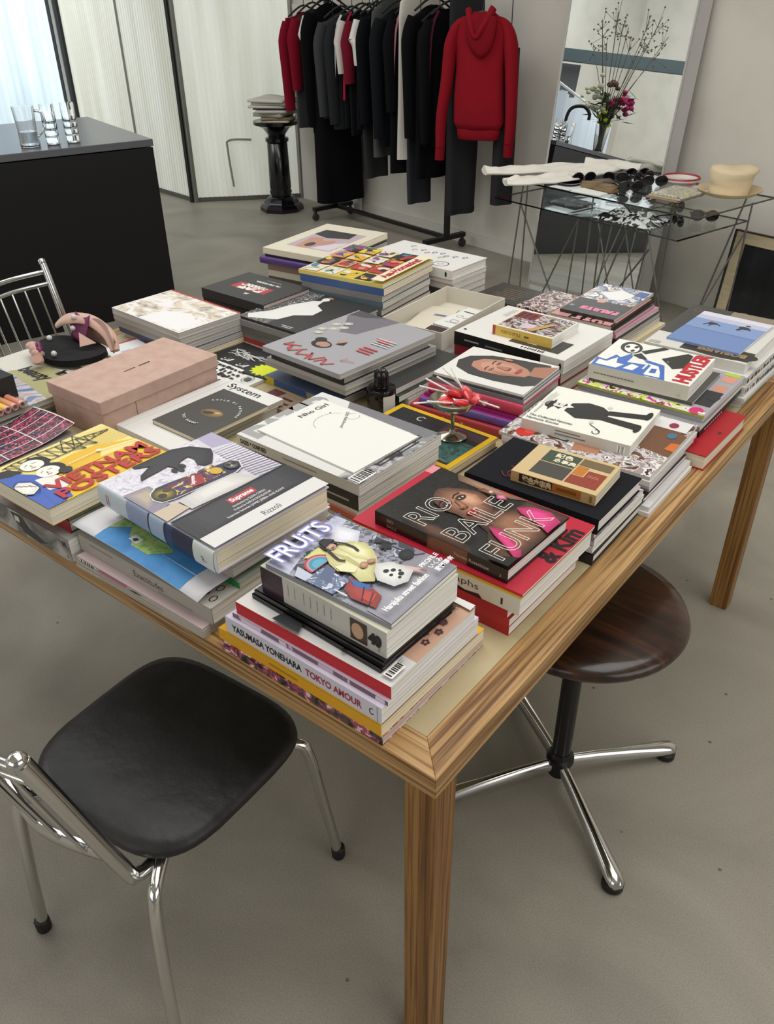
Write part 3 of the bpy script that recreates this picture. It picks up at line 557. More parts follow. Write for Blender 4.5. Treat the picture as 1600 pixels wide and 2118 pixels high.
# ------------------------------------------------------------------ chairs
VINYL = layered('black_vinyl', (1, 1, 1), 4, ['#1a1a1a', '#222222', '#2a2a2a'], 11, .35, ['#a0a0a0', '#ffffff'], .46, 1.0, 1.5, pos2=(.4, .6), d2=9, spec=.5, bd=.006)
FOOT = pm('#0c0c0c', .5)
def chair(label, loc, rz):
    t = thing('chrome_chair', label, 'chair', loc, rz, 'chrome tube chairs around the table')
    N = 48
    def se(a, b, e, z): return [(a*(abs(math.cos(2*PI*j/N))**(2/e))*(1 if math.cos(2*PI*j/N) > 0 else -1)*(1+.05*math.sin(2*PI*j/N)), b*(abs(math.sin(2*PI*j/N))**(2/e))*(1 if math.sin(2*PI*j/N) > 0 else -1), z+.012*(math.sin(2*PI*j/N))**2*0) for j in range(N)]
    MB().rings([se(.17, .165, 4, .418), se(.198, .19, 4, .42), se(.205, .197, 4, .433), se(.203, .195, 4, .447), se(.185, .178, 3.8, .4545), se(.10, .09, 3, .452), se(.03, .03, 2, .450)]).build('seat', VINYL, t, smooth=70)
    for sx in (-1, 1):
        MB().tube([(sx*.11, -.10, .408), (sx*.165, -.185, .405), (sx*.183, -.215, .37), (sx*.19, -.235, .2), (sx*.197, -.25, .012)], .0115, 12).build('rear_leg', CHROME, t, smooth=80)
        MB().tube([(sx*.12, .11, .408), (sx*.175, .165, .40), (sx*.19, .18, .36), (sx*.2, .20, .2), (sx*.21, .225, .012)], .0115, 12).build('front_leg', CHROME, t, smooth=80)
        MB().tube([(sx*.13, -.02, .405), (sx*.135, -.15, .40), (sx*.14, -.205, .415), (sx*.142, -.225, .46), (sx*.146, -.30, .74), (sx*.147, -.318, .805)], .0135, 12).build('back_post', CHROME, t, smooth=80)
        MB().ball((sx*.147, -.321, .812), .0145, .0145, .012, 7).build('post_cap', CHROME, t)
        for y, x in ((-.25, .197), (.225, .21)): MB().lathe([(.014, 0), (.0155, .004), (.0155, .03), (.013, .033)], 12, c=(sx*x, y, 0)).build('rubber_foot', FOOT, t)
    MB().tube([(-.147, -.312, .778), (0, -.335, .778), (.147, -.312, .778)], .008, 10).build('top_rail', CHROME, t)
    MB().tube([(-.147, -.30, .738), (0, -.325, .738), (.147, -.30, .738)], .007, 10).build('second_rail', CHROME, t)
    MB().tube([(-.143, -.235, .50), (0, -.265, .50), (.143, -.235, .50)], .008, 10, flat=2.2).build('lower_rail', CHROME, t)
    for k in range(5):
        x = -.10+.05*k; b = .02*(1-(x/.147)**2)
        MB().tube([(x, -.305-b, .738), (x, -.275-b, .62), (x, -.243-b, .50)], .0035, 8).build('back_rod', CHROME, t)
    return t
chair('black vinyl and chrome chair drawn up at the near side of the table', (-.585, -.035, 0), math.radians(4))
chair('chrome rod-back chair on the far left side of the table', (-2.08, .845, 0), math.radians(-84))
# ------------------------------------------------------------------ stool
sp = (-.105, .69)
st_ = thing('round_stool', 'round dark wooden stool on a chrome four-star base under the table edge', 'stool', V3(sp, 0))
DW = nm('dark_walnut', ['#1c0f08', '#2a170c', '#3a2112', '#4a2c18'], 3, (1, 9, 1), .3, 8, dist=1.5, spec=.5, coat=.3)
R = .215
MB().lathe([(.05, .525), (R-.02, .525), (R-.004, .532), (R, .542), (R-.006, .555), (R-.03, .562), (.0, .560)], 64).build('seat', DW, st_, smooth=50)
MB().lathe([(.022, .05), (.022, .525)], 20).build('column', pm('#0e0e0f', .3), st_)
MB().lathe([(.018, .028), (.026, .032), (.027, .07), (.033, .074), (.033, .086), (.026, .09), (.023, .105)], 20).build('hub', pm('#0c0c0d', .35), st_)
for a in (52, -38, 142, 232):
    c, s = math.cos(math.radians(a)), math.sin(math.radians(a)); mb = MB()
    rg = []
    for r, w, z0, z1 in [(.02, .011, .05, .082), (.1, .013, .042, .074), (.2, .016, .032, .06), (.27, .0195, .025, .049), (.292, .0205, .023, .046), (.306, .018, .022, .042), (.315, .010, .022, .036)]:
        rg.append([(r*c-y*s, r*s+y*c, z) for y, z in [(-w*.9, z0), (w*.9, z0), (w, z0+(z1-z0)*.35), (w*.85, z0+(z1-z0)*.7), (w*.45, z0+(z1-z0)*.95), (0, z1), (-w*.45, z0+(z1-z0)*.95), (-w*.85, z0+(z1-z0)*.7), (-w, z0+(z1-z0)*.35)]])
    mb.rings(rg).build('base_arm', CHROME, st_, smooth=50)
    MB().lathe([(.02, 0), (.024, .004), (.024, .018), (.016, .024)], 14, c=(.292*c, .292*s, 0)).build('glide', FOOT, st_)
# ------------------------------------------------------------------ printed matter: canvas, text, books
TXC = {}
def textmesh(s, size, off=0.0, sp=1.0, outline=0):
    k = (s, size, off, sp, outline)
    if k in TXC: return TXC[k]
    cu = bpy.data.curves.new('lettering', 'FONT'); cu.body = s; cu.size = size; cu.offset = off; cu.resolution_u = 3; cu.space_character = sp
    if outline: cu.fill_mode = 'NONE'; cu.bevel_depth = outline; cu.bevel_resolution = 0
    ob = bpy.data.objects.new('lettering', cu); me = bpy.data.meshes.new_from_object(ob)
    vs = [tuple(v.co) for v in me.vertices]; fs = [tuple(p.vertices) for p in me.polygons]
    bpy.data.objects.remove(ob); bpy.data.curves.remove(cu); bpy.data.meshes.remove(me)
    TXC[k] = (vs, fs); return TXC[k]
LAY = .00009
class Cv:
    """a printed surface: (x, y) in metres from the lower left as read"""
    def __init__(s, W, H, fn): s.W, s.H, s.fn = W, H, fn; s.mb = MB(); s.mats = []; s.k = 0
    def mi(s, c):
        ma = pm(c, .38) if isinstance(c, str) else c
        if ma not in s.mats: s.mats.append(ma)
        return s.mats.index(ma)
    def raw(s, pts, fs, c, z=None):
        s.k += 1; h = s.k*LAY
        s.mb.add([s.fn(p[0], p[1], h+(p[2] if len(p) > 2 else 0)) for p in pts], fs, s.mi(c)); return s
    def poly(s, c, pts, n=True):   # normalised coordinates, v up
        return s.raw([(p[0]*s.W, p[1]*s.H) for p in pts] if n else pts, [tuple(range(len(pts)))], c)
    sub = 0
    def rect(s, c, u0, v0, u1, v1):
        if not s.sub: return s.poly(c, [(u0, v0), (u1, v0), (u1, v1), (u0, v1)])
        k = 14; vs = [(u*s.W, (v0+(v1-v0)*(.5-.5*math.cos(PI*i/k)))*s.H) for i in range(k+1) for u in (u0, u1)]
        return s.raw(vs, [(2*i, 2*i+1, 2*i+3, 2*i+2) for i in range(k)], c)
    def soft(s, c0, c1, pts, n=6, to=None, k=.55):   # printed tone blend: nested outlines from c0 to c1
        cx = sum(p[0] for p in pts)/len(pts); cy = sum(p[1] for p in pts)/len(pts)
        if to: cx, cy = to
        A = [int(c0[i:i+2], 16) for i in (1, 3, 5)]; B = [int(c1[i:i+2], 16) for i in (1, 3, 5)]
        for i in range(n):
            t = i/(n-1); f = 1-t*k; s.poly('#%02x%02x%02x' % tuple(int(round(A[j]+(B[j]-A[j])*t)) for j in range(3)), [(cx+(p[0]-cx)*f, cy+(p[1]-cy)*f) for p in pts])
        return s
    def sell(s, c0, c1, u, v, ru, rv, rot=0, n=6, to=None):
        W, H = s.W, s.H; pts = []
        for j in range(24):
            a = 2*PI*j/24; x, y = ru*W*math.cos(a), rv*H*math.sin(a); pts.append(((u*W+x*math.cos(rot)-y*math.sin(rot))/W, (v*H+x*math.sin(rot)+y*math.cos(rot))/H))
        return s.soft(c0, c1, pts, n, to, .8)
    def ell(s, c, u, v, ru, rv, rot=0, a0=0, a1=360, n=22):
        pts = []
        for j in range(n+1 if a1-a0 < 360 else n):
            a = math.radians(a0+(a1-a0)*j/n); x = ru*s.W*math.cos(a); y = rv*s.H*math.sin(a); cr, sr = math.cos(rot), math.sin(rot)
            pts.append((u*s.W+x*cr-y*sr, v*s.H+x*sr+y*cr))
        return s.poly(c, pts, False)
    def line(s, c, pts, w):
        q = [Vector((p[0]*s.W, p[1]*s.H)) for p in pts]; vs = []; fs = []
        for a, b in zip(q[:-1], q[1:]):
            d = b-a
            if d.length < 1e-7: continue
            n = Vector((-d.y, d.x)).normalized()*w/2; k = len(vs); vs += [a-n, b-n, b+n, a+n]; fs.append((k, k+1, k+2, k+3))
        return s.raw([(p.x, p.y) for p in vs], fs, c)
    def ring(s, c, u, v, ru, rv, w, a0=0, a1=360): return s.line(c, [(u+ru*math.cos(math.radians(a0+(a1-a0)*j/24)), v+rv*math.sin(math.radians(a0+(a1-a0)*j/24))) for j in range(25)], w)
    def text(s, t, c, u, v, size, off=0, rot=0, sx=1.0, sp=1.0, outline=0, fit=None, mid=False, shear=0):
        vs, fs = textmesh(t, size, off, sp, outline)
        if not vs: return s
        x0 = min(p[0] for p in vs); x1 = max(p[0] for p in vs)
        if fit: sx = fit/(x1-x0)
        ox = (x0+x1)/2 if mid else x0
        cr, sr = math.cos(rot), math.sin(rot); pts = []
        for p in vs:
            x = (p[0]-ox)*sx+shear*p[1]; y = p[1]; pts.append((u*s.W+x*cr-y*sr, v*s.H+x*sr+y*cr, max(0, p[2]) if outline else 0))
        return s.raw(pts, fs, c)
    def lines(s, c, u, v, n, size, w, step, seed=1):   # blocks of small print
        r = random.Random(seed); al = 'abcdefghijklmnoprstuvwy'
        for i in range(n): s.rect(c, u, v-i*step, u+w*r.uniform(.75, 1), v-i*step+size)
        return s
    def serif(s, t, c, u, v, size, fit=None, rot=0, off=0):  # text with small bracket strokes at the base
        s.text(t, c, u, v, size, off, rot, fit=fit); return s
    def bars(s, u, v, w, h, seed=2, c='#141414'):
        r = random.Random(seed); x = u; s.rect('#f2f1ec', u-.01, v-.01, u+w+.01, v+h+.01)
        while x < u+w: d = r.uniform(.004, .014); s.rect(c, x, v, x+d, v+h); x += d+r.uniform(.004, .012)
        return s
    def build(s, name, parent):
        if s.mb.f: return s.mb.build(name, s.mats, parent, smooth=0)
BOOKN = [0]
def book(label, c, z0, th, sx, sy, t, front='#e5e3dd', spine=None, back=None, sp='-y', hard=0, pg='w', ori='L', art=None, sart=None, rart=None, name='book', cat='book', rnd=0, rough=.36, group='books and magazines piled on the oak table'):
    root = thing(name, label, cat, (c[0], c[1], z0), math.radians(th), group)
    f = pm(front, rough) if isinstance(front, str) else front
    sm = f if spine is None else (pm(spine, rough) if isinstance(spine, str) else spine)
    bm = f if back is None else (pm(back, rough) if isinstance(back, str) else back)
    b = .0024 if hard else min(.0005, t*.12); ov = .003 if hard else 0.0006
    X, Y = sx/2, sy/2
    mb = MB(); mb.box(-X, X, -Y, Y, t-b, t, 0); mb.box(-X, X, -Y, Y, 0, b, 2)
    e = .0003
    if rnd and sp == '-y':
        rg = [(-X, X)]; vs = []; n = 7
        for k in range(n+1):
            a = PI*k/n; vs.append((-Y-rnd*math.sin(a), t/2-(t/2)*math.cos(a)))
        mb.add([(x, y, z) for x in (-X, X) for y, z in vs], [(k, k+1, n+2+k, n+1+k) for k in range(n)]+[tuple(range(n+1)), tuple(range(2*n+1, n, -1))], 1)
    elif sp == '-y': mb.box(-X, X, -Y-e, -Y+b, 0, t, 1)
    elif sp == '+y': mb.box(-X, X, Y-b, Y+e, 0, t, 1)
    elif sp == '-x': mb.box(-X-e, -X+b, -Y, Y, 0, t, 1)
    elif sp == '+x': mb.box(X-b, X+e, -Y, Y, 0, t, 1)
    cov = mb.build('cover', [f, sm, bm], root, smooth=0 if not rnd else 50)
    px0, px1, py0, py1 = -X+ov, X-ov, -Y+ov, Y-ov
    if sp == '-y': py0 = -Y+b
    if sp == '+y': py1 = Y-b
    if sp == '-x': px0 = -X+b
    if sp == '+x': px1 = X-b
    MB().box(px0, px1, py0, py1, b, t-b).build('page_block', pages(pg), root, smooth=0)
    if art:
        W, H = (sy, sx) if ori in 'LR' else (sx, sy)
        fn = {'T': lambda x, y, h: (-X+x, -Y+y, t+h), 'L': lambda x, y, h: (X-y, -Y+x, t+h), 'R': lambda x, y, h: (-X+y, Y-x, t+h), 'N': lambda x, y, h: (X-x, Y-y, t+h)}[ori]
        cv = Cv(W, H, fn); art(cv); cv.build('cover_print', cov)
    if sart:
        rr_ = rnd+.0008 if rnd else .0005
        cv = Cv(sx, t, lambda x, y, h: (-X+x, -Y-h-.0004-(rnd*math.sqrt(max(0, 1-(2*min(1, max(0, y/t))-1)**2)) if rnd else 0), y)); cv.sub = 1 if rnd else 0; sart(cv); cv.build('spine_print', cov)
    if rart:
        cv = Cv(sy, t, lambda x, y, h: (X+h+.0004, -Y+x, y)); rart(cv); cv.build('side_print', cov)
    return root
class St:
    def __init__(s, c, sx, sy, th=0, z=.75): s.c, s.sx, s.sy, s.th, s.z = c, sx, sy, th, z; s.r = random.Random(int(abs(c[0]*1000)+abs(c[1]*777)))
    def add(s, label, t, front='#e5e3dd', c=None, sx=None, sy=None, th=None, j=.003, **k):
        r = s.r; cc = c or (s.c[0]+r.uniform(-j, j), s.c[1]+r.uniform(-j, j))
        o = book(label, cc, s.z, s.th+r.uniform(-1, 1) if th is None else th, sx or s.sx, sy or s.sy, t, front, **k); s.z += t+.0024*(0)+.0003+(LAY*0); s.last = o; return o
PH = {}
def photo(key, cols, scale=30, st=(1, 1, 1), const=True, dist=.6, tex='noise'): return nm('print_'+key, cols, scale, st, .36, 3, const, tex, dist=dist)
MG = dict(name='magazine', cat='magazine')
# ================================================================== front corner pile (fruits)
def art_fruits(c):
    c.rect('#8b8a93', 0, 0, 1, 1); c.rect(photo('street', ['#3b3c45', '#75747e', '#9b9aa6', '#56606e', '#b9bac8', '#88868f'], 55), 0, .30, 1, .95)
    c.soft('#b9bcd0', '#d6d8e4', [(0, .80), (.3, .88), (.62, .84), (1, .90), (1, 1), (0, 1)]); c.soft('#c9cad4', '#e3e3ea', [(.86, .92), (.92, .74), (.76, .67), (.62, .76), (.66, .86)])
    c.soft('#8f8d98', '#a2a0a8', [(.30, .29), (.63, .17), (1, .24), (1, 0), (.0, 0), (.02, .19)]); c.poly('#7c7b86', [(1, .5), (.9, .46), (.92, .28), (1, .24)])
    c.poly('#3a3c48', [(.92, .42), (1, .46), (1, .34), (.95, .3)]); c.sell('#17171b', '#2c2c33', .87, .33, .085, .05, .3); c.poly('#1d1d22', [(.80, .50), (.92, .56), (.94, .5), (.86, .44)]); c.line('#1b1b20', [(.84, .62), (.88, .53), (.80, .46)], .003); c.line('#1b1b20', [(.92, .60), (.88, .53), (.95, .45)], .003); c.sell('#26262c', '#3d3d46', .885, .565, .04, .025)
    c.poly('#d3cf7e', [(.24, .83), (.46, .83), (.44, .70), (.33, .76)]); c.poly('#b9bfd0', [(.0, .75), (.12, .80), (.10, .60), (0, .56)])
    for k, (cc, r_) in enumerate([('#a83c48', 1), ('#c98a92', .86), ('#3f8fa8', .72), ('#5aa6c0', .5)]): c.ell(cc, .27, .70, .15*r_, .105*r_, -.2, 0, 200)
    c.rect(photo('rail', ['#c9ccd6', '#5c6a86', '#8a97b0', '#3c4658'], 80), .0, .44, .24, .66); c.poly('#55617e', [(.1, .62), (.3, .66), (.28, .58), (.1, .52)]); c.rect('#dcdcdf', .05, .36, .065, .46)
    c.soft('#8a2f2c', '#a83c34', [(.28, .46), (.27, .28), (.23, .19), (.07, .15), (.05, .33), (.12, .42)]); c.poly('#2f62a0', [(.25, .46), (.28, .33), (.24, .27), (.19, .37)]); c.poly('#b54038', [(.20, .30), (.22, .22), (.10, .2), (.10, .28)]); c.line('#2b2226', [(.08, .26), (.24, .33)], .002); c.line('#2b2226', [(.07, .20), (.22, .25)], .002)
    c.soft('#c3bd83', '#dedaa8', [(.38, .72), (.46, .76), (.58, .76), (.70, .70), (.77, .62), (.72, .52), (.66, .46), (.57, .40), (.46, .35), (.35, .31), (.27, .38), (.32, .48), (.27, .56), (.31, .65)])
    c.poly('#b9b27a', [(.46, .72), (.50, .60), (.46, .44), (.42, .44), (.44, .6)]); c.soft('#cfc98e', '#e6e2b6', [(.55, .73), (.72, .66), (.70, .53), (.58, .46), (.52, .56)]); c.poly('#e3dfb4', [(.30, .60), (.40, .56), (.42, .48), (.34, .46), (.28, .54)])
    c.soft('#24201f', '#33302f', [(.44, .78), (.49, .85), (.56, .85), (.62, .80), (.58, .73), (.46, .74)]); c.sell('#b48a78', '#cda898', .515, .755, .05, .033); c.poly('#18171a', [(.465, .78), (.50, .86), (.57, .855), (.62, .79), (.56, .785), (.50, .775)]); c.ell('#5a3a36', .51, .738, .02, .006)
    c.line('#29221f', [(.46, .76), (.42, .68), (.395, .62), (.42, .58)], .0042); c.line('#29221f', [(.58, .775), (.63, .70), (.635, .63), (.61, .58)], .0042)
    c.sell('#a87a66', '#c99c86', .47, .46, .05, .026, .5); c.sell('#a87a66', '#c39680', .555, .445, .045, .022, -.4)
    c.soft('#c3a09a', '#d0b0aa', [(.66, .28), (.73, .15), (.69, .11), (.61, .23)]); c.poly('#8a6a66', [(.70, .15), (.74, .11), (.70, .09)])
    c.soft('#c6c6c2', '#e0e0dc', [(.54, .40), (.65, .33), (.66, .17), (.50, .13), (.37, .17), (.35, .29), (.44, .36)])
    for u, v, r_ in [(.50, .30, .03), (.55, .27, .026), (.48, .25, .02), (.55, .21, .03), (.50, .195, .018), (.58, .235, .016)]: c.ell('#22211f', u, v, r_, r_*.6)
    for k, cc in enumerate(['#6a67a8', '#8f8cc4']): c.text('FRUiTS', cc, .035-.008*k, .878-.006*k, .052, .0028, fit=.118)
    c.text('FRUiTS', '#f1f0f6', .038, .876, .050, .0004, fit=.112)
    c.ring('#4a56a0', .81, .965, .03, .02, .0014); c.lines('#5a62a0', .86, .965, 3, .006, .12, .014)
    c.text('PROFILE', '#f2f2f0', .73, .135, .0115, .0002); c.text('いくみ', '#f2f2f0', .77, .085, .0105, .0002); c.text('服部環奈', '#f2f2f0', .77, .035, .0105, .0003)
    c.text('Harajuku street fashion', '#f4f4f2', .05, .055, .0145, .0004, fit=.10)
st = St((-.257, .133), .326, .261)
st.add('pink and dark photo-covered magazine lowest in the front corner pile', .017, photo('pinkdark', ['#2a2224', '#b0405e', '#d9c9c6', '#5a4a46', '#e0a0b0'], 60), spine=photo('pinkdark2', ['#1d1b1b', '#4e4642', '#b34a68', '#d8d0c8', '#23201f'], 70), c=(-.257, .133), th=.2, pg='p', **MG)
def sp_yel(c): c.rect('#a8820f', .34, .4, .52, .6)
st.add('yellow softcover book second from bottom in the front corner pile', .021, '#d9a21c', spine='#e0a418', c=(-.260, .133), sx=.333, sy=.258, th=-.6, pg='c', sart=sp_yel)
def sp_tok(c):
    c.text('YASUMASA YONEHARA', '#161515', .045, .30, .0175, .0006, fit=.150); c.text('TOKYO AMOUR', '#a3304a', .545, .30, .0175, .0006, fit=.108); c.ring('#161515', .945, .5, .012, .18, .0016, 60, 330); c.rect('#8b88a0', .975, 0, .978, 1)
st.add('white book with YASUMASA YONEHARA TOKYO AMOUR on its spine', .030, '#cfc6d8', spine='#d4d2dc', back='#22408f', c=(-.252, .126), sx=.315, sy=.238, th=-.7, sart=sp_tok)
st.add('pale lilac magazine directly below the red-spined one', .007, '#cdc2d6', spine=photo('lil', ['#c8b8c6', '#6e5560', '#d8cad4', '#e3dde4'], 26, (1, 1, .2)), c=(-.246, .128), sx=.308, sy=.225, th=-.3, pg='w', **MG)
def art_reds(c):
    c.rect('#d6d3d1', 0, 0, 1, 1); c.poly('#c59c85', [(.28, 0), (1, 0), (1, .48), (.80, .50), (.55, .30), (.30, .25)]); c.poly('#b98a73', [(.5, .05), (.95, .1), (.9, .3), (.6, .2)])
    for u, v in [(.48, .05), (.55, .09), (.50, .12), (.62, .04), (.66, .12), (.72, .06), (.60, .15)]:
        for a in range(5): c.ell('#4e2f33', u+.022*math.cos(a*1.256), v+.014*math.sin(a*1.256), .014, .009, n=7)
    c.line('#3c2a28', [(.74, .20), (.80, .12), (.86, .13), (.92, .06)], .0022); c.sell('#2e2a28', '#4a4640', .82, .15, .06, .03); c.sell('#2e2a28', '#4a3c38', .88, .09, .04, .02); c.poly('#d9d6d3', [(.93, 0), (1, 0), (1, .3), (.95, .2)])
    c.lines('#8f8c8a', .08, .19, 12, .004, .17, .013); c.bars(.05, .025, .13, .035); c.ell('#222222', .06, .31, .02, .012); c.poly('#2a2a2c', [(.0, .74), (.1, .72), (.12, .60), (.0, .56)])
st.add('white magazine with a thick red spine and tattooed skin photo', .0225, '#d6d3d1', spine='#c2141e', c=(-.244, .126), sx=.302, sy=.210, th=.3, art=art_reds, **MG)
st.add('thin black hardcover book, lower of the two under the thick white book', .0085, '#121212', c=(-.247, .121), sx=.260, sy=.166, th=-1.9, hard=1, pg='g')
st.add('thin black hardcover book, upper of the two under the thick white book', .0085, '#1a1a1a', c=(-.245, .124), sx=.256, sy=.166, th=-1.2, hard=1, pg='g')
def sp_40(c):
    c.rect(photo('spin40', ['#16151a', '#3c2430', '#23303f'], 22, const=False), .0, 0, .19, 1)
    for k in range(7): c.rect('#77756f', .235+.055*k+(.02 if k > 1 else 0), .36, .238+.055*k+(.02 if k > 1 else 0), .82)
    c.rect('#4a3a30', .735, .1, .86, .9); c.ell('#c9a283', .79, .5, .045, .3); c.text('40', '#171513', .868, .34, .024, .002, fit=.024); c.text('PHAIDON', '#222', .955, .15, .005, rot=PI/2)
st.add('thick white book with a 40 on its spine under the street fashion magazine', .046, '#cbcab4', spine='#c8c5bd', c=(-.240, .133), sx=.245, sy=.168, th=-1, sart=sp_40)
st.add('street fashion magazine titled FRUiTS with yellow-coated figure on cover', .008, '#8b8a93', c=(-.237, .136), sx=.234, sy=.162, th=1.0, art=art_fruits, **MG)
# ================================================================== RIO pile
st = St((-.228, .431), .345, .24)
st.add('red-spined magazine lowest under the RIO BAILE FUNK pile', .018, '#b5202c', spine='#b0141f', c=(-.238, .425), sx=.330, sy=.232, th=-.4, **MG)
st.add('red-spined magazine second from bottom under the RIO BAILE FUNK pile', .016, '#b01a26', spine='#b51a25', c=(-.240, .428), sx=.336, sy=.236, th=-1.0, **MG)
st.add('red-spined magazine third from bottom under the RIO BAILE FUNK pile', .015, '#a81822', spine='#ad1822', c=(-.243, .424), sx=.332, sy=.232, th=-.6, **MG)
def sp_ph(c):
    c.text('Photographs', '#3a3834', .40, .42, .018, fit=.13); c.poly('#191817', [(.40, 0), (.50, .25), (.56, .08), (.62, .28), (.70, .10), (.78, .22), (.80, 0)]); c.text('1', '#191817', .90, .25, .016, .001)
st.add('white thick book with Photographs lettered on its spine', .034, '#e0ddd0', spine='#d9d6c8', c=(-.230, .431), sx=.346, sy=.243, th=-.6, sart=sp_ph)
st.add('thin yellow magazine just under the glossy red one', .005, '#d8b01c', spine='#d9b21e', c=(-.229, .431), sx=.347, sy=.244, th=-.6, pg='c', **MG)
def art_kim(c):
    c.rect('#b51f36', 0, 0, 1, 1); c.poly('#c94a58', [(.55, .1), (.8, .16), (.9, .5), (.7, .4)]); c.poly('#d98a92', [(.9, .70), (1, .68), (1, 1), (.88, 1)]); c.poly('#e3b9bd', [(.93, .2), (.97, .18), (.98, .4), (.95, .42)])
    c.text('& Kim', '#1a0c0e', .40, .012, .046, .002, fit=.115)
st.add('glossy red magazine with black & Kim lettering under the RIO book', .005, '#b51f36', c=(-.228, .431), sx=.349, sy=.245, th=-.6, art=art_kim, rough=.18, **MG)
def art_rio(c):
    c.rect('#171615', 0, 0, 1, 1); c.rect(photo('hair', ['#0e0d0d', '#1a1817', '#26221f', '#332c28'], 90, dist=2), 0, .30, 1, 1)
    c.soft('#2e2019', '#5c3d2c', [(.0, .62), (.06, .80), (.14, .74), (.16, .60), (.14, .42), (.06, .28), (.0, .26)], 8)
    c.soft('#6e5442', '#9a7d66', [(.90, .80), (1, .86), (1, .30), (.93, .40), (.89, .56)]); c.poly('#b0402f', [(.97, .5), (1, .52), (1, .4), (.98, .42)])
    c.soft('#3c2820', '#94684f', [(.40, .42), (.52, .45), (.66, .46), (.80, .32), (1, .30), (1, .0), (.0, .0), (.02, .14), (.18, .22), (.34, .30)], 8, to=(.62, .16))
    c.soft('#5a3b2e', '#a5745a', [(.54, .82), (.64, .84), (.72, .80), (.80, .70), (.85, .60), (.80, .49), (.68, .42), (.52, .38), (.42, .40), (.38, .48), (.40, .56), (.38, .65), (.43, .76)], 7, to=(.62, .60))
    c.soft('#a5745a', '#cc9c82', [(.60, .72), (.74, .70), (.78, .60), (.70, .50), (.60, .52), (.57, .62)], 5)
    for u, v, r_ in [(.475, .675, .2), (.645, .655, -.1)]: c.ell('#3a2620', u, v, .062, .028, r_); c.ell('#1b1210', u, v, .05, .015, r_); c.ell('#d3c3b8', u, v-.002, .036, .009, r_); c.ell('#120c0a', u-.002, v-.001, .014, .010); c.line('#1b110d', [(u-.06, v+.035), (u-.01, v+.052), (u+.055, v+.04)], .0026)
    c.soft('#7a4e3a', '#a47257', [(.55, .66), (.59, .66), (.575, .58), (.55, .545), (.49, .555), (.48, .58), (.52, .60)], 4); c.ell('#4a2a20', .50, .562, .012, .006); c.ell('#4a2a20', .545, .555, .012, .006)
    c.soft('#7d1a2c', '#b52c44', [(.435, .505), (.47, .525), (.50, .515), (.535, .52), (.565, .485), (.52, .455), (.47, .465)], 5); c.line('#4d0f1c', [(.44, .503), (.50, .495), (.56, .487)], .0012); c.ell('#dba3a0', .50, .475, .02, .005)
    c.soft('#5e3c2c', '#8a5a44', [(.84, .62), (.90, .60), (.89, .50), (.85, .50)], 4); c.ell('#e3a9b8', .885, .535, .018, .015); c.soft('#b5446a', '#d98aa4', [(.82, .46), (.88, .49), (.92, .44), (.86, .40)], 4)
    c.soft('#a82a5c', '#d63f80', [(.39, .32), (.42, .24), (.35, .13), (.27, .03), (.20, .0), (.12, .0), (.24, .14), (.31, .24)], 5); c.soft('#b02c62', '#dd4688', [(.80, .30), (.90, .22), (.92, .10), (.84, .0), (.62, .0), (.70, .12), (.74, .24)], 5)
    c.poly('#141312', [(0, 0), (.16, 0), (.08, .10), (0, .16)])
    for t_, v, w in [('RIO', .625, .092), ('BAILE', .335, .152), ('FUNK', .055, .160)]: c.text(t_, '#efece4', .035, v, .066, .0002, outline=.0007, fit=w)
def sp_rio(c):
    c.rect(photo('skin1', ['#5d3b2a', '#7a4f3a', '#8d5f47'], 12), .42, .0, .72, 1); c.text('RIO', '#8a837a', .10, .55, .009, .0003); c.text('BAILE', '#6b655e', .10, .15, .009, .0003); c.text('Vincent Rosenblatt', '#c9c4bb', .62, .38, .009, fit=.07); c.text('3', '#b9b4ab', .95, .3, .008)
st.add('black hardcover with outlined RIO BAILE FUNK title over a portrait', .027, '#171615', c=(-.223, .416), sx=.274, sy=.193, th=-1.8, hard=1, art=art_rio, sart=sp_rio, rough=.22)
# ================================================================== black cloth book pile
st = St((-.195, .672), .28, .19)
st.add('black-covered book with white pages lowest near the table edge under the cloth book', .022, '#151515', c=(-.192, .680), sx=.275, sy=.236, th=1, hard=1, sp='-y')
st.add('white magazine above the black-covered one near the table edge', .014, '#d5d2cf', c=(-.200, .682), sx=.285, sy=.228, th=.2, **MG)
st.add('grey picture magazine in the pile under the black cloth book', .016, photo('greymix', ['#8b8890', '#bdbac0', '#5e5c62', '#d2cfd2'], 30), c=(-.196, .678), sx=.278, sy=.215, th=0, **MG)
st.add('pink-edged magazine just beneath the black cloth book', .012, '#b9929c', c=(-.198, .672), sx=.276, sy=.205, th=.5, **MG)
st.add('plain black cloth hardcover carrying a small tan paperback', .030, nm('black_cloth', ['#121318', '#17181d'], 200, rough=.85, spec=.2), c=(-.195, .660), sx=.282, sy=.186, th=.2, hard=1)
def art_beige(c):
    c.rect('#c9b184', 0, 0, 1, 1); c.rect('#3c4a3c', .17, .54, .57, .92); c.rect('#46433f', .17, .12, .57, .52); c.rect('#b8752c', .59, .40, .72, .68); c.rect('#8c3b2c', .59, .12, .95, .38); c.rect('#8c3b2c', .735, .12, .95, .60); c.rect('#6e5e43', .59, .70, .95, .92)
    c.text('記色', '#e6dcc0', .28, .75, .018, .0006); c.text('念事典', '#e6dcc0', .30, .60, .015, .0006); c.rect('#d9b68a', .76, .42, .9, .428); c.rect('#d9b68a', .76, .46, .88, .467)
def sp_beige(c): c.rect('#2b2722', .10, .15, .50, .95); c.text('記色念事典', '#cdb98c', .14, .3, .014, .0008, fit=.06); c.rect('#a9692a', .50, .15, .83, .95); c.rect('#7d4c1e', .55, .4, .78, .7); c.rect('#8a6a3c', .93, .2, .96, .8)
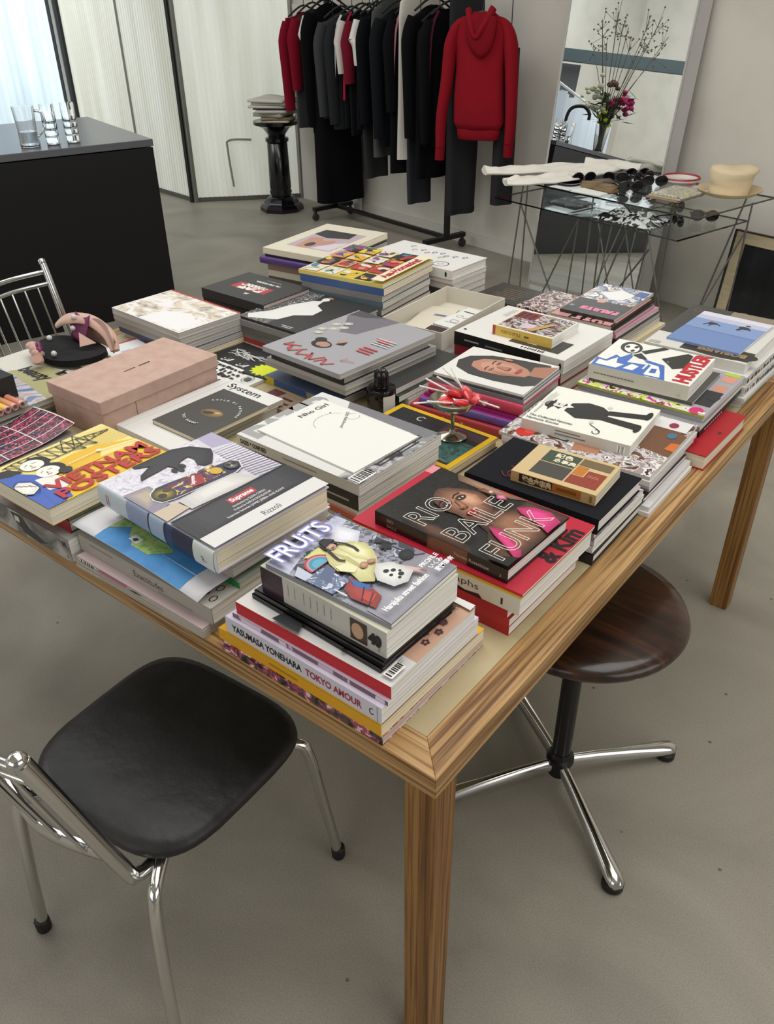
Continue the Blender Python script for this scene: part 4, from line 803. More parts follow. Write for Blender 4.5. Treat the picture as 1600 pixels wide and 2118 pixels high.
st.add('small worn tan paperback with green and red blocks on black cloth book', .022, '#c9b184', spine='#b99a66', c=(-.170, .664), sx=.170, sy=.125, th=4, ori='T', art=art_beige, sart=sp_beige, pg='c', rough=.6)
mb = MB(); mb.tube([(-.075, -.055, .0), (-.098, -.05, .004), (-.09, -.035, .008), (-.104, -.02, .003)], .0008, 5); mb.tube([(-.08, -.05, 0), (-.1, -.06, .003), (-.112, -.045, .001)], .0008, 5); mb.build('ribbon_marker', pm('#8a2f3a', .7), st.last, (0, 0, .002))
# ================================================================== white booklets and camouflage magazine pile
st = St((-.234, .93), .335, .25)
st.add('white magazine lowest at the table edge beside the red hardcover', .009, '#d8d7d4', c=(-.202, .893), sx=.330, sy=.236, th=.5, pg='m', **MG)
st.add('white magazine second from bottom at the table edge beside the red hardcover', .009, '#cfcdcb', c=(-.208, .897), sx=.332, sy=.235, th=1.2, pg='m', **MG)
st.add('maroon-covered magazine in the pile under the fanzine book', .009, '#3e1f26', c=(-.222, .905), sx=.330, sy=.230, th=.3, pg='m', **MG)
for i in range(3): st.add(['grey fashion magazine', 'silver-edged fashion magazine', 'pale fashion magazine'][i]+[' third', ' second', ' first'][i]+' below the camouflage collage magazine', .0105, ['#9d9a97', '#b9b6b4', '#c9c4bf'][i], c=(-.230+.002*i, .938), sx=.338, sy=.236+.016*i, th=1, pg='m', **MG)
def art_camo(c):
    c.rect('#b9b2ae', 0, 0, 1, 1); c.rect(photo('crowdpic', ['#3a2c24', '#7a5238', '#c9c4c8', '#9a8f8a', '#e0dcd8', '#2c2c34', '#b0663a'], 34), 0, 0, 1, 1)
    c.poly('#6e4a34', [(.35, .0), (.75, .0), (.95, .26), (.9, .42), (.6, .34), (.4, .2)]); c.poly('#5a4a38', [(.72, .24), (.98, .30), (.99, .52), (.80, .5)]); c.poly('#a8765a', [(.05, .52), (.3, .56), (.32, .40), (.1, .36)]); c.rect('#2f3338', .14, .58, .30, .72); c.rect('#c9d4da', .16, .60, .28, .70)
    c.ell('#c02a26', .12, .86, .09, .06); c.ell('#d94a3c', .16, .84, .06, .04); c.rect('#d9d6d4', .80, .02, .99, .24); c.poly('#c96a2c', [(.45, .0), (.6, .0), (.58, .05), (.46, .06)]); c.ell('#3f6d8a', .70, .08, .05, .03); c.ell('#8a2c4a', .88, .12, .05, .03)
st.add('busy photo collage magazine with brown camouflage beneath the fanzine book', .007, '#b9b2ae', c=(-.234, .947), sx=.343, sy=.277, th=1.5, art=art_camo, pg='m', **MG)
def art_fan(c):
    c.rect('#e6e5da', 0, 0, 1, 1); K = '#1d1d1b'
    c.ell(K, .50, .885, .15, .015, .0); c.ell(K, .50, .90, .09, .05); c.ell('#d8d5ca', .52, .82, .07, .055); c.ell(K, .54, .83, .02, .01); c.poly(K, [(.42, .80), (.47, .86), (.47, .78)]); c.poly(K, [(.50, .78), (.60, .77), (.55, .75)])
    c.poly(K, [(.42, .74), (.64, .73), (.74, .60), (.72, .46), (.66, .40), (.62, .36), (.42, .36), (.36, .46), (.30, .60)]); c.poly('#e6e5da', [(.48, .75), (.54, .68), (.58, .74)])
    c.poly(K, [(.40, .40), (.52, .39), (.50, .06), (.36, .08)]); c.poly(K, [(.54, .40), (.66, .38), (.78, .07), (.66, .05)]); c.ell(K, .40, .055, .10, .028); c.ell(K, .76, .045, .11, .028); c.ell('#cfccc0', .74, .40, .035, .02); c.ell('#cfccc0', .29, .44, .035, .02)
    c.line(K, [(.24, .44), (.16, .34), (.12, .32)], .002); c.ring(K, .10, .34, .05, .03, .002, 90, 400)
    c.text('The Collected Fanzines', '#2a2926', .115, .975, .0115, .0002, rot=-PI/2, fit=.10); c.text('Harmony Korine', '#2a2926', .04, .975, .0115, .0002, rot=-PI/2, fit=.075); c.lines('#aeaca2', .2, .95, 1, .01, .3, .02); c.lines('#b9b7ad', .45, .97, 5, .004, .4, .014)
def sp_fan(c): c.lines('#77756c', .32, .6, 2, .12, .3, .3); c.bars(.9, .15, .05, .6, c='#8f8c82')
st.add('white book with a bowler-hatted black figure lying on the collage magazine', .0245, '#e6e5da', spine='#cfccc0', c=(-.258, .955), sx=.244, sy=.198, th=5, art=art_fan, sart=sp_fan)
# ================================================================== red hardcover and graffiti book pile
st = St((-.225, 1.26), .31, .272)
def art_redh(c): c.ell('#7a0d18', .88, .5, .05, .03); c.ell('#5e0a12', .5, .08, .03, .02)
st.add('bright red hardcover jutting out over the right table edge', .035, '#a5131f', c=(-.122, 1.150), sx=.215, sy=.250, th=-1, hard=1, sp='-x', art=art_redh, pg='c')
st.add('black paperback with white side lettering above the red hardcover', .012, '#141414', c=(-.214, 1.243), sx=.30, sy=.292, th=.6, pg='g', rart=lambda c: [c.rect('#0d0d0d', 0, 0, 1, 1), [c.rect('#bdbdbd', .12+.045*k, .3, .15+.045*k, .7) for k in range(9)]])
st.add('grey magazine third from bottom under the blue graffiti-lettered book', .011, '#8f8d90', c=(-.218, 1.247), sx=.306, sy=.292, th=.3, pg='m', **MG)
st.add('grey magazine fourth from bottom under the blue graffiti-lettered book', .011, '#a09ea2', c=(-.222, 1.262), sx=.308, sy=.27, th=-.4, pg='m', **MG)
def art_col(c):
    c.rect('#a19fa6', 0, 0, 1, 1); c.rect(photo('lime', ['#2c3a2c', '#c9d43a', '#d9d8d4', '#c23a7d', '#2a2a2c', '#8fae3a'], 40), 0, .02, .10, 1); c.rect('#2b2b30', .18, .02, .52, .16); c.poly('#c98a72', [(.52, .03), (.68, .03), (.66, .12), (.54, .12)]); c.poly('#cf9080', [(.76, .03), (.92, .02), (.9, .14), (.78, .12)]); c.rect('#a8c43c', .92, .02, .99, .14); c.poly('#2a2b2f', [(.30, .02), (.42, .01), (.44, .08), (.34, .1)]); c.ell('#c9286c', .06, .08, .07, .05)
    c.rect('#e3e1dc', .02, .01, .05, .06)
st.add('colourful lime and pink magazine under the blue graffiti-lettered book', .006, '#a19fa6', spine=photo('lime', [], 40) if ('print_lime',) in MC else '#a9b04a', c=(-.222, 1.262), sx=.312, sy=.274, th=0, art=art_col, pg='m', **MG)
st.add('thin dark grey booklet directly under the blue graffiti-lettered book', .007, '#4b4a47', c=(-.238, 1.258), sx=.252, sy=.205, th=2, pg='g', **MG)
def art_hus(c):
    c.rect('#e6e4db', 0, 0, 1, 1); BL = '#3e68b4'; K = '#2b2a27'; WH = '#eceae2'
    c.poly(BL, [(0, .98), (.26, 1), (.24, .90), (.46, .86), (.40, .80), (.60, .74), (.50, .70), (.30, .70), (.34, .52), (.20, .52), (.10, .40), (.0, .44)])
    c.poly(BL, [(.02, .50), (.36, .50), (.50, .60), (.44, .36), (.22, .30), (.0, .24)]); c.poly(WH, [(.05, .95), (.20, .96), (.19, .88), (.38, .82), (.20, .78), (.20, .70), (.05, .74)]); c.poly(WH, [(.08, .68), (.27, .64), (.24, .56), (.08, .58)]); c.poly(WH, [(.04, .46), (.34, .47), (.40, .54), (.37, .40), (.2, .34), (.04, .30)]); c.poly(BL, [(.12, .43), (.26, .44), (.28, .39), (.14, .37)])
    c.ell(K, .78, .80, .2, .11, .3); c.ell(WH, .76, .79, .15, .075, .3); 
    for u, v in [(.68, .76), (.78, .84), (.82, .76)]: c.ell(K, u, v, .045, .02)
    c.poly(K, [(.55, .72), (.66, .66), (.50, .55), (.48, .62)]); c.poly(K, [(.62, .44), (.96, .26), (.92, .20), (.50, .17), (.38, .27), (.46, .32)]); c.poly(K, [(.66, .62), (.98, .46), (1, .52), (.72, .68)]); c.ell('#8a8880', .56, .36, .02, .012)
    c.text('HUSTLER', '#c2202f', .05, .035, .050, .0022, fit=.19)
def sp_hus(c): [c.rect('#77756c', .06+.035*k, .42, .088+.035*k, .50) for k in range(12)]; c.rect('#b9b6ab', .9, .2, .93, .3)
st.add('thick white book with blue graffiti letters and red title', .036, '#e6e4db', spine='#c9c6ba', c=(-.249, 1.252), sx=.243, sy=.194, th=3, art=art_hus, sart=sp_hus)
# ================================================================== right far corner pile
st = St((-.205, 1.60), .29, .35)
for i, (l, cc) in enumerate([('lowest', '#d8d6d2'), ('second', '#c9c7c4'), ('third', '#dcdad6')]): st.add('thin white magazine, %s of the far right corner pile' % l, .008, cc, c=(-.20+.003*i, 1.565), sx=.29, sy=.36, th=-1.5+i*.4, pg='m', **MG)
def blk(c, seed, cc):
    c.rect(cc, 0, 0, 1, 1); r_ = random.Random(seed); x = .02
    while x < .96:
        w = r_.uniform(.02, .07); c.poly('#232322', [(x, .12), (x+w, .12), (x+w*.9, .12+r_.uniform(.3, .62)), (x+.005, .12+r_.uniform(.3, .62))]); x += w+r_.uniform(.008, .03)
def rt_txt(c): blk(c, 1, '#dcdad5')
st.add('white book with black block print on its side in the far right pile', .024, '#d9d8d4', c=(-.198, 1.575), sx=.285, sy=.352, th=-1.4, rart=rt_txt)
def rt_txt2(c): blk(c, 5, '#d3d1cc')
st.add('white book with slanted black print on its side below the brown-banded one', .022, '#d3d1cc', c=(-.200, 1.585), sx=.28, sy=.355, th=-1, rart=rt_txt2)
def art_itz(c):
    c.rect('#d0cec6', 0, 0, 1, 1); c.rect('#3a352f', .0, .78, .66, .97); c.ell('#2e2a26', .30, .88, .36, .11); c.rect('#3e3c3a', .56, .0, 1, .72); c.rect('#8a7d6a', 0, 0, .56, .12); c.ring('#7a735f', .9, .12, .04, .03, .002); c.ring('#6b6552', .84, .22, .05, .04, .002, 0, 200)
    c.text('BORJAISSI', '#9c7e52', .05, .85, .034, .002, fit=.12); c.rect('#a8a6a0', .86, .93, .97, .98)
st.add('white and brown book with gold lettered band under the blue sky magazine', .026, '#d0cec6', c=(-.209, 1.602), sx=.262, sy=.362, th=.4, ori='N', art=art_itz)
def art_blue(c):
    c.rect('#6d86b5', 0, 0, 1, 1); c.rect('#7f96c0', 0, .45, 1, .8); c.rect('#b9bcd2', 0, .76, 1, 1); c.rect('#d4d2de', 0, .88, 1, 1); K = '#2e3440'
    c.ell(K, .30, .66, .075, .035, .3); c.line(K, [(.25, .66), (.20, .58)], .004); c.line(K, [(.30, .64), (.28, .57)], .004); c.line(K, [(.36, .67), (.42, .63)], .004); c.ell('#5b5348', .27, .69, .03, .02)
    c.ell(K, .72, .72, .075, .04); c.ell(K, .74, .80, .035, .02); c.line(K, [(.70, .70), (.66, .62)], .007); c.line(K, [(.76, .72), (.82, .68)], .005); c.line('#56688f', [(0, .45), (1, .44)], .0008)
st.add('sky-blue magazine with two small leaping figures on the far right pile', .006, '#7f96c0', c=(-.200, 1.595), sx=.191, sy=.255, th=-1.7, ori='T', art=art_blue, **MG)
# ================================================================== Supreme pile
st = St((-.63, .14), .34, .25)
for i, (l, cc) in enumerate([('lowest', '#b9b2a8'), ('second', '#c3bdb4'), ('third', '#c9b4b4')]):
    def sa(c, i=i):
        if i == 2: c.bars(.04, .1, .12, .8); c.poly('#b56a80', [(.2, 0), (.42, 0), (.44, 1), (.2, 1)]); c.poly('#2a1f22', [(.44, .3), (.5, .1), (.56, .5), (.5, .6)])
        else: c.rect('#77716a', .2, .4, .7, .5)
    st.add('grey-spined magazine, %s of the pile at the near table edge' % l, .0072, cc, spine='#b3aca2', c=(-.636+.002*i, .118), sx=.338, sy=.245, th=1.5-.4*i, sart=sa, pg='g', **MG)
def art_ex(c):
    c.rect('#bdbab2', 0, 0, 1, 1)
    for k in range(9): c.ring('#5a3a40' if k % 2 else '#1f1f1f', .08+.10*k, .045+.03*(k % 2), .03, .015, .002); c.ell('#2a2a2a' if k % 3 else '#7a2c34', .10+.10*k, .10+.02*(k % 2), .02, .012)
def sp_ex(c): c.text('Exactitudes', '#26241f', .44, .30, .019, fit=.078); c.rect('#87827a', .09, .62, .28, .72); c.rect('#8f8a82', .62, .1, .86, .18)
st.add('grey clothbound book with Exactitudes on its spine', .034, '#bdbab2', spine='#a39e95', c=(-.633, .142), sx=.355, sy=.256, th=.6, hard=1, art=art_ex, sart=sp_ex)
st.add('green-edged softcover book between the grey clothbound book and the map', .012, '#8d9a8a', spine='#1d7a3f', c=(-.612, .185), sx=.315, sy=.21, th=0, pg='g')
# folded map sheet
mp_ = thing('folded_map', 'white folded map sheet with blue sea and green land under the thick skate book', 'map', (-.645, .134, st.z+.0005), math.radians(-1), 'loose printed sheets on the table')
def mapf(x, y, h):
    u = (x+.175)/.35; return (x, y, .006+.010*math.exp(-((u-.0)/.2)**2)*0+.006*math.sin(u*PI)+h-(.010*max(0, (-.10-y)/.03) if y < -.10 else 0)*(.4+.6*u))
MB().grid(lambda u, v: mapf(-.175+.35*u, -.125+.22*v, 0), 24, 12).build('sheet', pm('#dcdce0', .55), mp_, smooth=60, solid=.0007)
def coast(pts, c, k, nme):
    m = MB(); n = len(pts)
    # triangulated strips following the sheet
    cx = sum(p[0] for p in pts)/n; cy = sum(p[1] for p in pts)/n; vs = [mapf(cx, cy, .0006+.0002*k)]+[mapf(p[0], p[1], .0006+.0002*k) for p in pts]
    m.add(vs, [(0, 1+i, 1+(i+1) % n) for i in range(n)]); return m
m = MB(); m.grid(lambda u, v: mapf(-.105+.235*u, -.1248+.215*v, .0006), 16, 10, 0)
r = random.Random(4)
land1 = [(-.105+.13*t, -.095+.022*math.sin(t*9)+.05*t) for t in [i/14 for i in range(15)]]+[(.03, .085), (-.105, .085)]
for pts, mi in [(land1, 1), ([(.0+.045*math.cos(a)*(1+.3*math.sin(3*a)), -.085+.026*math.sin(a)*(1+.25*math.cos(2*a))) for a in [i*PI/10 for i in range(20)]], 1), ([(.05+.04*math.cos(a), .01+.022*math.sin(a)*(1+.3*math.cos(3*a))) for a in [i*PI/8 for i in range(16)]], 1), ([(-.06+.03*math.cos(a), -.005+.02*math.sin(a)) for a in [i*PI/6 for i in range(12)]], 2)]:
    q = coast(pts, 0, 1+mi, ''); m.add(q.v, q.f, mi)
for x, y in [(-.035, -.045), (-.03, -.09)]: m.add([mapf(x+a, y+b, .0014) for a, b in [(-.012, -.006), (.014, -.008), (.014, .008), (-.012, .01)]], [(0, 1, 2, 3)], 3); m.add([mapf(x+a, y+b, .0017) for a, b in [(-.006, -.002), (.004, -.006), (.008, .002), (0, .004)]], [(0, 1, 2, 3)], 4)
m.build('map_print', [nm('print_sea', ['#3579b8', '#4a93cf', '#3d86c4'], 14, rough=.5), nm('print_land', ['#4f8f52', '#86b566', '#b3c07a', '#6fa45c'], 60, rough=.5), pm('#a8b06a', .5), pm('#d6d8d6', .5), pm('#3a3c3c', .5)], mp_, smooth=60)
st.z += .016
st.add('plain grey hardcover directly under the thick skate photo book', .026, '#a8a49d', spine='#9a9188', c=(-.612, .190), sx=.316, sy=.235, th=-1, hard=1, pg='g')
def art_sup(c):
    c.rect('#cdc9d2', 0, 0, 1, 1); c.rect(photo('fleece', ['#b9b3c4', '#d3cfd8', '#dfdce2', '#c6bfd0', '#d8d4dc'], 70), 0, .50, .80, 1)
    c.poly('#a9a2bd', [(.86, 1), (1, 1), (1, .80), (.84, .84)]); c.poly('#d6d2da', [(.78, .36), (.82, .82), (1, .80), (1, .30)])
    for k in range(17): c.line('#6f6a80' if k % 2 else '#918ca4', [(.80-.002*k, .80-.026*k), (1, .785-.028*k)], .0024)
    c.soft('#17161a', '#2b2a2f', [(.20, .83), (.24, .88), (.36, .93), (.27, .97), (.27, 1), (.44, 1), (.62, 1), (.74, .95), (.82, .83), (.78, .77), (.69, .69), (.62, .70), (.67, .79), (.66, .86), (.55, .84), (.50, .80), (.47, .77), (.45, .85), (.34, .84)], 3, k=.2)
    for u, v in [(.44, .78), (.48, .76), (.52, .79)]: c.ell('#1c1b1f', u, v, .02, .025)
    c.soft('#8f8794', '#b5a690', [(0, .77), (.19, .75), (.19, .63), (.0, .53)], 4); c.poly('#8a8294', [(0, .55), (.15, .60), (.15, .52), (0, .46)]); c.poly('#c3b39c', [(0, .50), (.18, .50), (.20, .40), (0, .38)])
    c.soft('#c3c0bd', '#d9d7d3', [(.20, .50), (.67, .535), (.79, .35), (.20, .38)], 4); c.rect('#55505c', 0, .345, 1, .36)
    P = [(.10, .60), (.13, .66), (.20, .695), (.30, .69), (.79, .625), (.82, .58), (.78, .52), (.70, .50), (.20, .53), (.12, .55)]
    c.poly('#d6d3cf', [(.46+(p[0]-.46)*1.03, .595+(p[1]-.595)*1.08) for p in P]); c.poly('#25294a', P); c.rect(photo('deck', ['#1c1f33', '#7a2430', '#2c3a66', '#c9a52e', '#d9d7d2', '#25294a'], 60), .24, .535, .66, .67)
    c.sell('#3b3a1e', '#c9a52e', .19, .61, .085, .07, .1); c.ell('#26261c', .17, .60, .03, .025); c.ell('#3c3c24', .23, .63, .03, .02); c.poly('#9a2430', [(.37, .545), (.44, .64), (.53, .63), (.47, .535)]); c.text('Supreme', '#f0eeea', .405, .56, .011, .0004, rot=.95, fit=.032)
    c.ell('#c9a52e', .62, .59, .045, .04); c.sell('#1d1c1c', '#c9c6c0', .745, .575, .055, .05); c.ell('#161514', .73, .585, .018, .016); c.ell('#161514', .765, .575, .018, .016)
    c.soft('#232226', '#37353b', [(0, .345), (1, .345), (1, .115), (0, .115)], 4, k=.3); c.rect('#16161a', 0, .338, 1, .35)
    c.poly('#b5303c', [(.40, .245), (.625, .245), (.625, .30), (.40, .30)]); c.text('Supreme', '#f1eeea', .415, .258, .016, .0005, fit=.049)
    for k in range(3): c.text(['Introduction by GLENN O\'BRIEN', 'Preface by AARON BONDAROFF', 'Interview between JAMES JEBBIA AND KAWS'][k], '#dcdad6', [.38, .36, .27][k], .212-.032*k, .0085, .0001, fit=[.072, .082, .125][k])
    c.rect('#d6d5d2', 0, 0, 1, .115); c.text('Rizzoli', '#2e2c2a', .45, .028, .020, fit=.038)
def sp_sup(c):
    c.rect('#c3cdd4', 0, 0, 1, 1); c.rect('#8f9bb8', .27, 0, .47, 1); c.rect('#1d2233', .462, 0, .475, 1); c.rect('#9fb2c9', .475, 0, .60, 1); c.rect('#20253f', .60, 0, .84, 1); c.rect('#2c3a66', .62, 0, .67, 1); c.rect('#b8404a', .08, .25, .085, .75); c.rect('#b8404a', .10, .25, .105, .75); c.rect('#d5dad8', .84, 0, 1, 1); c.text('R.', '#2a2a2c', .915, .30, .017, rot=.4)
st.add('thick skate photo book with small red Supreme label and Rizzoli below', .044, '#cdc9d2', spine='#c3cdd4', c=(-.609, .176), sx=.322, sy=.253, th=-2.7, hard=1, art=art_sup, sart=sp_sup, rnd=.006, pg='c')
# ================================================================== poster book pile at the left
st = St((-.96, .11), .29, .24)
def sp_m(c): c.rect(photo('bwspine', ['#8d8a86', '#b3afa9', '#55534f', '#a19d97'], 9, const=False), 0, 0, 1, 1); c.poly('#141313', [(.38, .9), (.50, .95), (.58, .5), (.72, .25), (.78, .3), (.66, .05), (.5, .15), (.42, .5)]); c.rect('#d4d1ca', .42, .55, .47, .8); c.text('M', '#1a1a1a', .93, .62, .014, .001); c.text('6', '#55534f', .95, .1, .012)
st.add('thick grey photo catalogue with a black shape on its spine at the left table edge', .05, '#8f8c88', spine='#8d8a86', c=(-.968, .108), sx=.300, sy=.238, th=1.5, sart=sp_m, pg='w')
st.add('dark green book with red lower band between catalogue and poster book', .028, nm('green_cloth', ['#2a3322', '#39432c', '#464f38'], 90, rough=.7), spine='#8c1a22', c=(-.958, .125), sx=.262, sy=.225, th=-1, hard=1, pg='g')
def art_viet(c):
    c.rect('#ead98a', 0, 0, 1, 1); K = '#1b1a17'
    for k in range(13): c.line('#dcc25a', [(.74, .95-.028*k), (1, .93-.03*k)], .0014)
    c.poly('#e3b526', [(.40, .66), (.56, .68), (.74, .66), (1, .46), (1, .36), (.3, .42)]); c.poly('#ecd98c', [(.66, .42), (.72, .54), (1, .44), (1, .36)]); c.rect('#e6bd2e', .12, 0, 1, .38)
    top = [(.10, .93), (.20, .955), (.36, .95), (.52, .94), (.70, .92), (.84, .88), (.97, .84)]; bot = [(.14, .80), (.26, .79), (.42, .74), (.56, .74), (.72, .78), (.86, .81), (.96, .825)]
    c.line(K, top, .0022); c.line(K, bot, .0022); zz_ = []
    for i in range(26):
        t = i/25; f = t*6; k = min(5, int(f)); w = f-k; P = top if i % 2 else bot; zz_.append((P[k][0]*(1-w)+P[k+1][0]*w, P[k][1]*(1-w)+P[k+1][1]*w))
    c.line(K, zz_, .0018)
    for u, v in [(.60, .84), (.70, .84)]: c.line(K, [(u-.07, v-.06), (u+.02, v+.15), (u+.08, v-.16), (u-.07, v-.06)], .002); c.line(K, [(u-.05, v+.02), (u+.08, v-.16)], .002)
    c.poly('#4160b5', [(0, .86), (.10, .80), (.20, .62), (.26, .40), (.22, .10), (.14, 0), (0, 0)]); c.poly('#2a2826', [(0, .92), (.12, .88), (.18, .74), (.08, .74), (0, .80)])
    c.poly('#ece9df', [(.16, .52), (.30, .48), (.30, .22), (.14, .16)]); c.poly('#4160b5', [(.10, .30), (.24, .2), (.20, .02), (.06, .02)])
    for u, v in [(.27, .78), (.29, .56)]:
        c.ell(K, u+.04, v+.01, .095, .125); c.ell('#efece2', u, v, .085, .105); c.line(K, [(u-.05, v+.02), (u-.02, v+.04)], .0014); c.line(K, [(u+.01, v+.03), (u+.045, v+.02)], .0014); c.line('#a3392e', [(u-.03, v-.05), (u+.005, v-.055)], .0024); c.line(K, [(u-.005, v+.01), (u-.02, v-.02), (u, v-.025)], .001)
    c.ell('#2a2826', .38, .46, .05, .06); c.soft('#e3dfd2', '#f3f1e8', [(.0, .54), (.06, .58), (.12, .50), (.12, .36), (.04, .30), (0, .34)], 3)
    for k in range(4): c.line(K, [(.01+.025*k, .56-.03*k), (.05+.02*k, .48-.03*k)], .0011)
    c.ring(K, .06, .44, .07, .15, .0016); c.line('#f6f3e6', [(.44, .52), (.70, .52), (.98, .42)], .0016); c.ell('#f3ead0', .70, .52, .022, .024)
    for t_, v, w in [('VIETNAM', .215, .222), ('POSTERS', .035, .226)]: c.text(t_, '#b8242b', .135, v, .045, .0016, fit=w)
st.add('yellow poster book titled VIETNAM POSTERS with two white drawn faces', .034, '#e6d87a', spine='#c9a82a', back='#c9962a', c=(-.942, .116), sx=.212, sy=.265, th=.5, hard=0, sp='+y', art=art_viet, pg='c')
# ================================================================== white magazine piles in the middle
st = St((-.627, .530), .335, .26)
st.add('cream paperback lowest under the white DAZED pile', .013, '#c9c3b4', c=(-.612, .510), sx=.30, sy=.235, th=-4, pg='w')
st.add('pale grey booklet second from bottom under the white DAZED pile', .008, '#b9b5ae', c=(-.622, .52), sx=.318, sy=.245, th=-3, pg='g', **MG)
st.add('orange-red spined booklet in the white DAZED pile', .011, '#b9604a', spine='#b5583f', c=(-.622, .522), sx=.318, sy=.25, th=-2.4, pg='m')
st.add('white page-edged magazine above the orange-red booklet', .010, '#d3d0cc', c=(-.626, .528), sx=.325, sy=.255, th=-1.5, pg='m', **MG)
def sp_blk(c): c.rect('#2a2530', 0, 0, .28, 1); c.rect('#8d4a92', .28, 0, .62, 1); c.rect('#b9a8bd', .62, 0, .68, 1); c.rect('#141315', .68, 0, 1, 1); c.rect('#a8a8a8', .73, .40, .93, .52); c.rect('#6a6270', .04, .5, .2, .6)
st.add('thick magazine with purple and black spine below the DAZED magazine', .034, '#6d6a72', spine='#2a2530', c=(-.628, .530), sx=.334, sy=.26, th=-1.2, sart=sp_blk, pg='m', **MG)
def art_daz(c):
    c.rect('#d6d5d1', 0, 0, 1, 1); c.text('DAZED', '#9d9d9b', .04, .86, .062, .006, fit=.235); c.rect(photo('coverbw', ['#3a3a3c', '#8a8a8c', '#b5b4b4', '#59595b'], 40), 0, .0, 1, .16); c.poly('#77767a', [(.86, .05), (1, .02), (1, .75), (.9, .7)]); c.lines('#2f2f31', .3, .12, 4, .012, .6, .026); c.bars(.03, .02, .17, .07)
def sp_daz(c): c.rect('#cfcdc8', 0, 0, 1, 1); c.text('DAZED & CONFUSED', '#171615', .03, .28, .013, .0008, fit=.078); c.lines('#8a8883', .40, .45, 1, .12, .35, .2)
st.add('white DAZED & CONFUSED magazine with large grey letters under the white leaflet', .024, '#d6d5d1', spine='#cfcdc8', c=(-.629, .533), sx=.340, sy=.264, th=-1, art=art_daz, sart=sp_daz, pg='m', **MG)
def art_nho(c):
    c.rect('#e3e2dc', 0, 0, 1, 1); c.text('Nho Girl', '#2b2a28', .50, .885, .0195, .0005, fit=.085); c.ring('#55534f', .66, .67, .22, .12, .0009, 20, 175); c.ring('#55534f', .90, .60, .075, .05, .0007, 20, 330); c.text('photography 2022', '#33322f', .62, .53, .010, rot=.55, fit=.075, shear=.25); c.ell('#2b2a28', .80, .78, .012, .006, .3)
st.add('plain white Nho Girl leaflet on top of the DAZED magazine', .004, '#e3e2dc', c=(-.629, .528), sx=.280, sy=.195, th=-3.3, art=art_nho, pg='g', name='leaflet', cat='leaflet')
# ------------------------------------------------------------------ System magazine with dark booklet
st = St((-1.065, .523), .21, .341)
st.add('white softcover book under the white System magazine', .018, '#cfcdc7', c=(-1.062, .517), sx=.206, sy=.325, th=-1, pg='g')
def art_sys(c): c.rect('#deddd9', 0, 0, 1, 1); c.text('System', '#171615', .20, .895, .034, .0006, fit=.115); c.rect('#2a2a2a', .93, .70, .945, .703); c.line('#c9c8c3', [(.12, 0), (.12, 1)], .0012); c.ell('#3a3937', .95, .70, .02, .006)
st.add('large white magazine titled System beside the pink shoe box', .013, '#deddd9', c=(-1.062, .523), sx=.212, sy=.341, th=-1.2, ori='T', art=art_sys, pg='g', **MG)
def art_rot(c):
    c.rect('#3f3e3a', 0, 0, 1, 1); c.ell('#6e5738', .52, .50, .20, .085, .1); c.ell('#8d6f45', .54, .515, .16, .06, .1); c.ell('#3a2e20', .46, .48, .10, .035, .3); c.ell('#c9b78a', .60, .53, .05, .015, .4)
    for s_, R, up_, mid_ in [('ROTLO DI PATRONO', .42, 1, 75), ('"EST FUEGO"', .42, -1, 258)]:
        n = len(s_); span = 120 if up_ > 0 else 64
        for i, ch in enumerate(s_):
            if ch == ' ': continue
            a = math.radians(mid_+up_*(span/2-span*i/(n-1))); x = .5+R*math.cos(a); y = .5+R*math.sin(a)*.72
            c.text(ch, '#e3dfd2', x, y, .0085, .0003, rot=a-PI/2 if up_ > 0 else a+PI/2, mid=True)
st.add('dark grey booklet with a bronze oval and curved lettering on the System magazine', .011, '#3f3e3a', c=(-1.019, .517), sx=.159, sy=.219, th=-1.2, ori='T', art=art_rot, pg='c', sp='-x')
# ------------------------------------------------------------------ pink shoe box
sb = thing('pink_shoe_box', 'dusty pink lidded cardboard shoe box with tiny black lettering', 'shoe box', (-1.271, .499, .75), math.radians(.9))
PK = nm('pink_card', ['#b5978a', '#bd9f91', '#c3a698'], 30, rough=.7, spec=.2)
MB().box(-.100, .100, -.175, .175, .0, .085).build('box_body', PK, sb, smooth=0, bevel=.002)
MB().box(-.1045, .1045, -.1795, .1795, .068, .100).build('lid', PK, sb, smooth=0, bevel=.002)
cv = Cv(.359, .209, lambda x, y, h: (.1045-y, -.1795+x, .1001+h)); [cv.rect('#3a302c', .41+.019*k+(.03 if k > 4 else 0), .475, .425+.019*k+(.03 if k > 4 else 0), .50) for k in range(10)]; cv.build('lettering', sb)
MB().box(.0999, .1004, -.083, -.0815, .0, .068).build('seam', pm('#5e463e', .8), sb, smooth=0)
# ================================================================== yellow-bordered magazine with sweets dish
st = St((-.567, .751), .281, .187, -2.4)
st.add('dark purple book under the yellow-bordered magazine', .022, '#4b3a44', spine='#9a3b33', c=(-.572, .757), sx=.285, sy=.185, th=-2, pg='c', hard=1)
def art_ng(c):
    c.rect('#d4a917', 0, 0, 1, 1); c.rect('#1c1e1f', .05, .065, .95, .93); c.rect(photo('teal', ['#1c2526', '#2f4f4b', '#3f6a64', '#22302f', '#4d7a74'], 16, dist=2, const=False), .25, .10, .95, .62); c.rect('#3b2c30', .55, .72, .95, .90); c.text('C', '#c9c6be', .28, .74, .032, fit=.018); c.rect('#7a7770', .72, .12, .90, .14)
st.add('yellow-bordered dark nature magazine carrying the silver sweets dish', .008, '#d4a917', spine='#d4a917', c=(-.567, .751), sx=.281, sy=.187, th=-2.4, ori='T', art=art_ng, pg='c', **MG)
zng = st.z
dc = (-.508, .780)
ds = thing('silver_compote', 'small silver stemmed dish full of red lollipops', 'dish', V3(dc, zng+.0018))
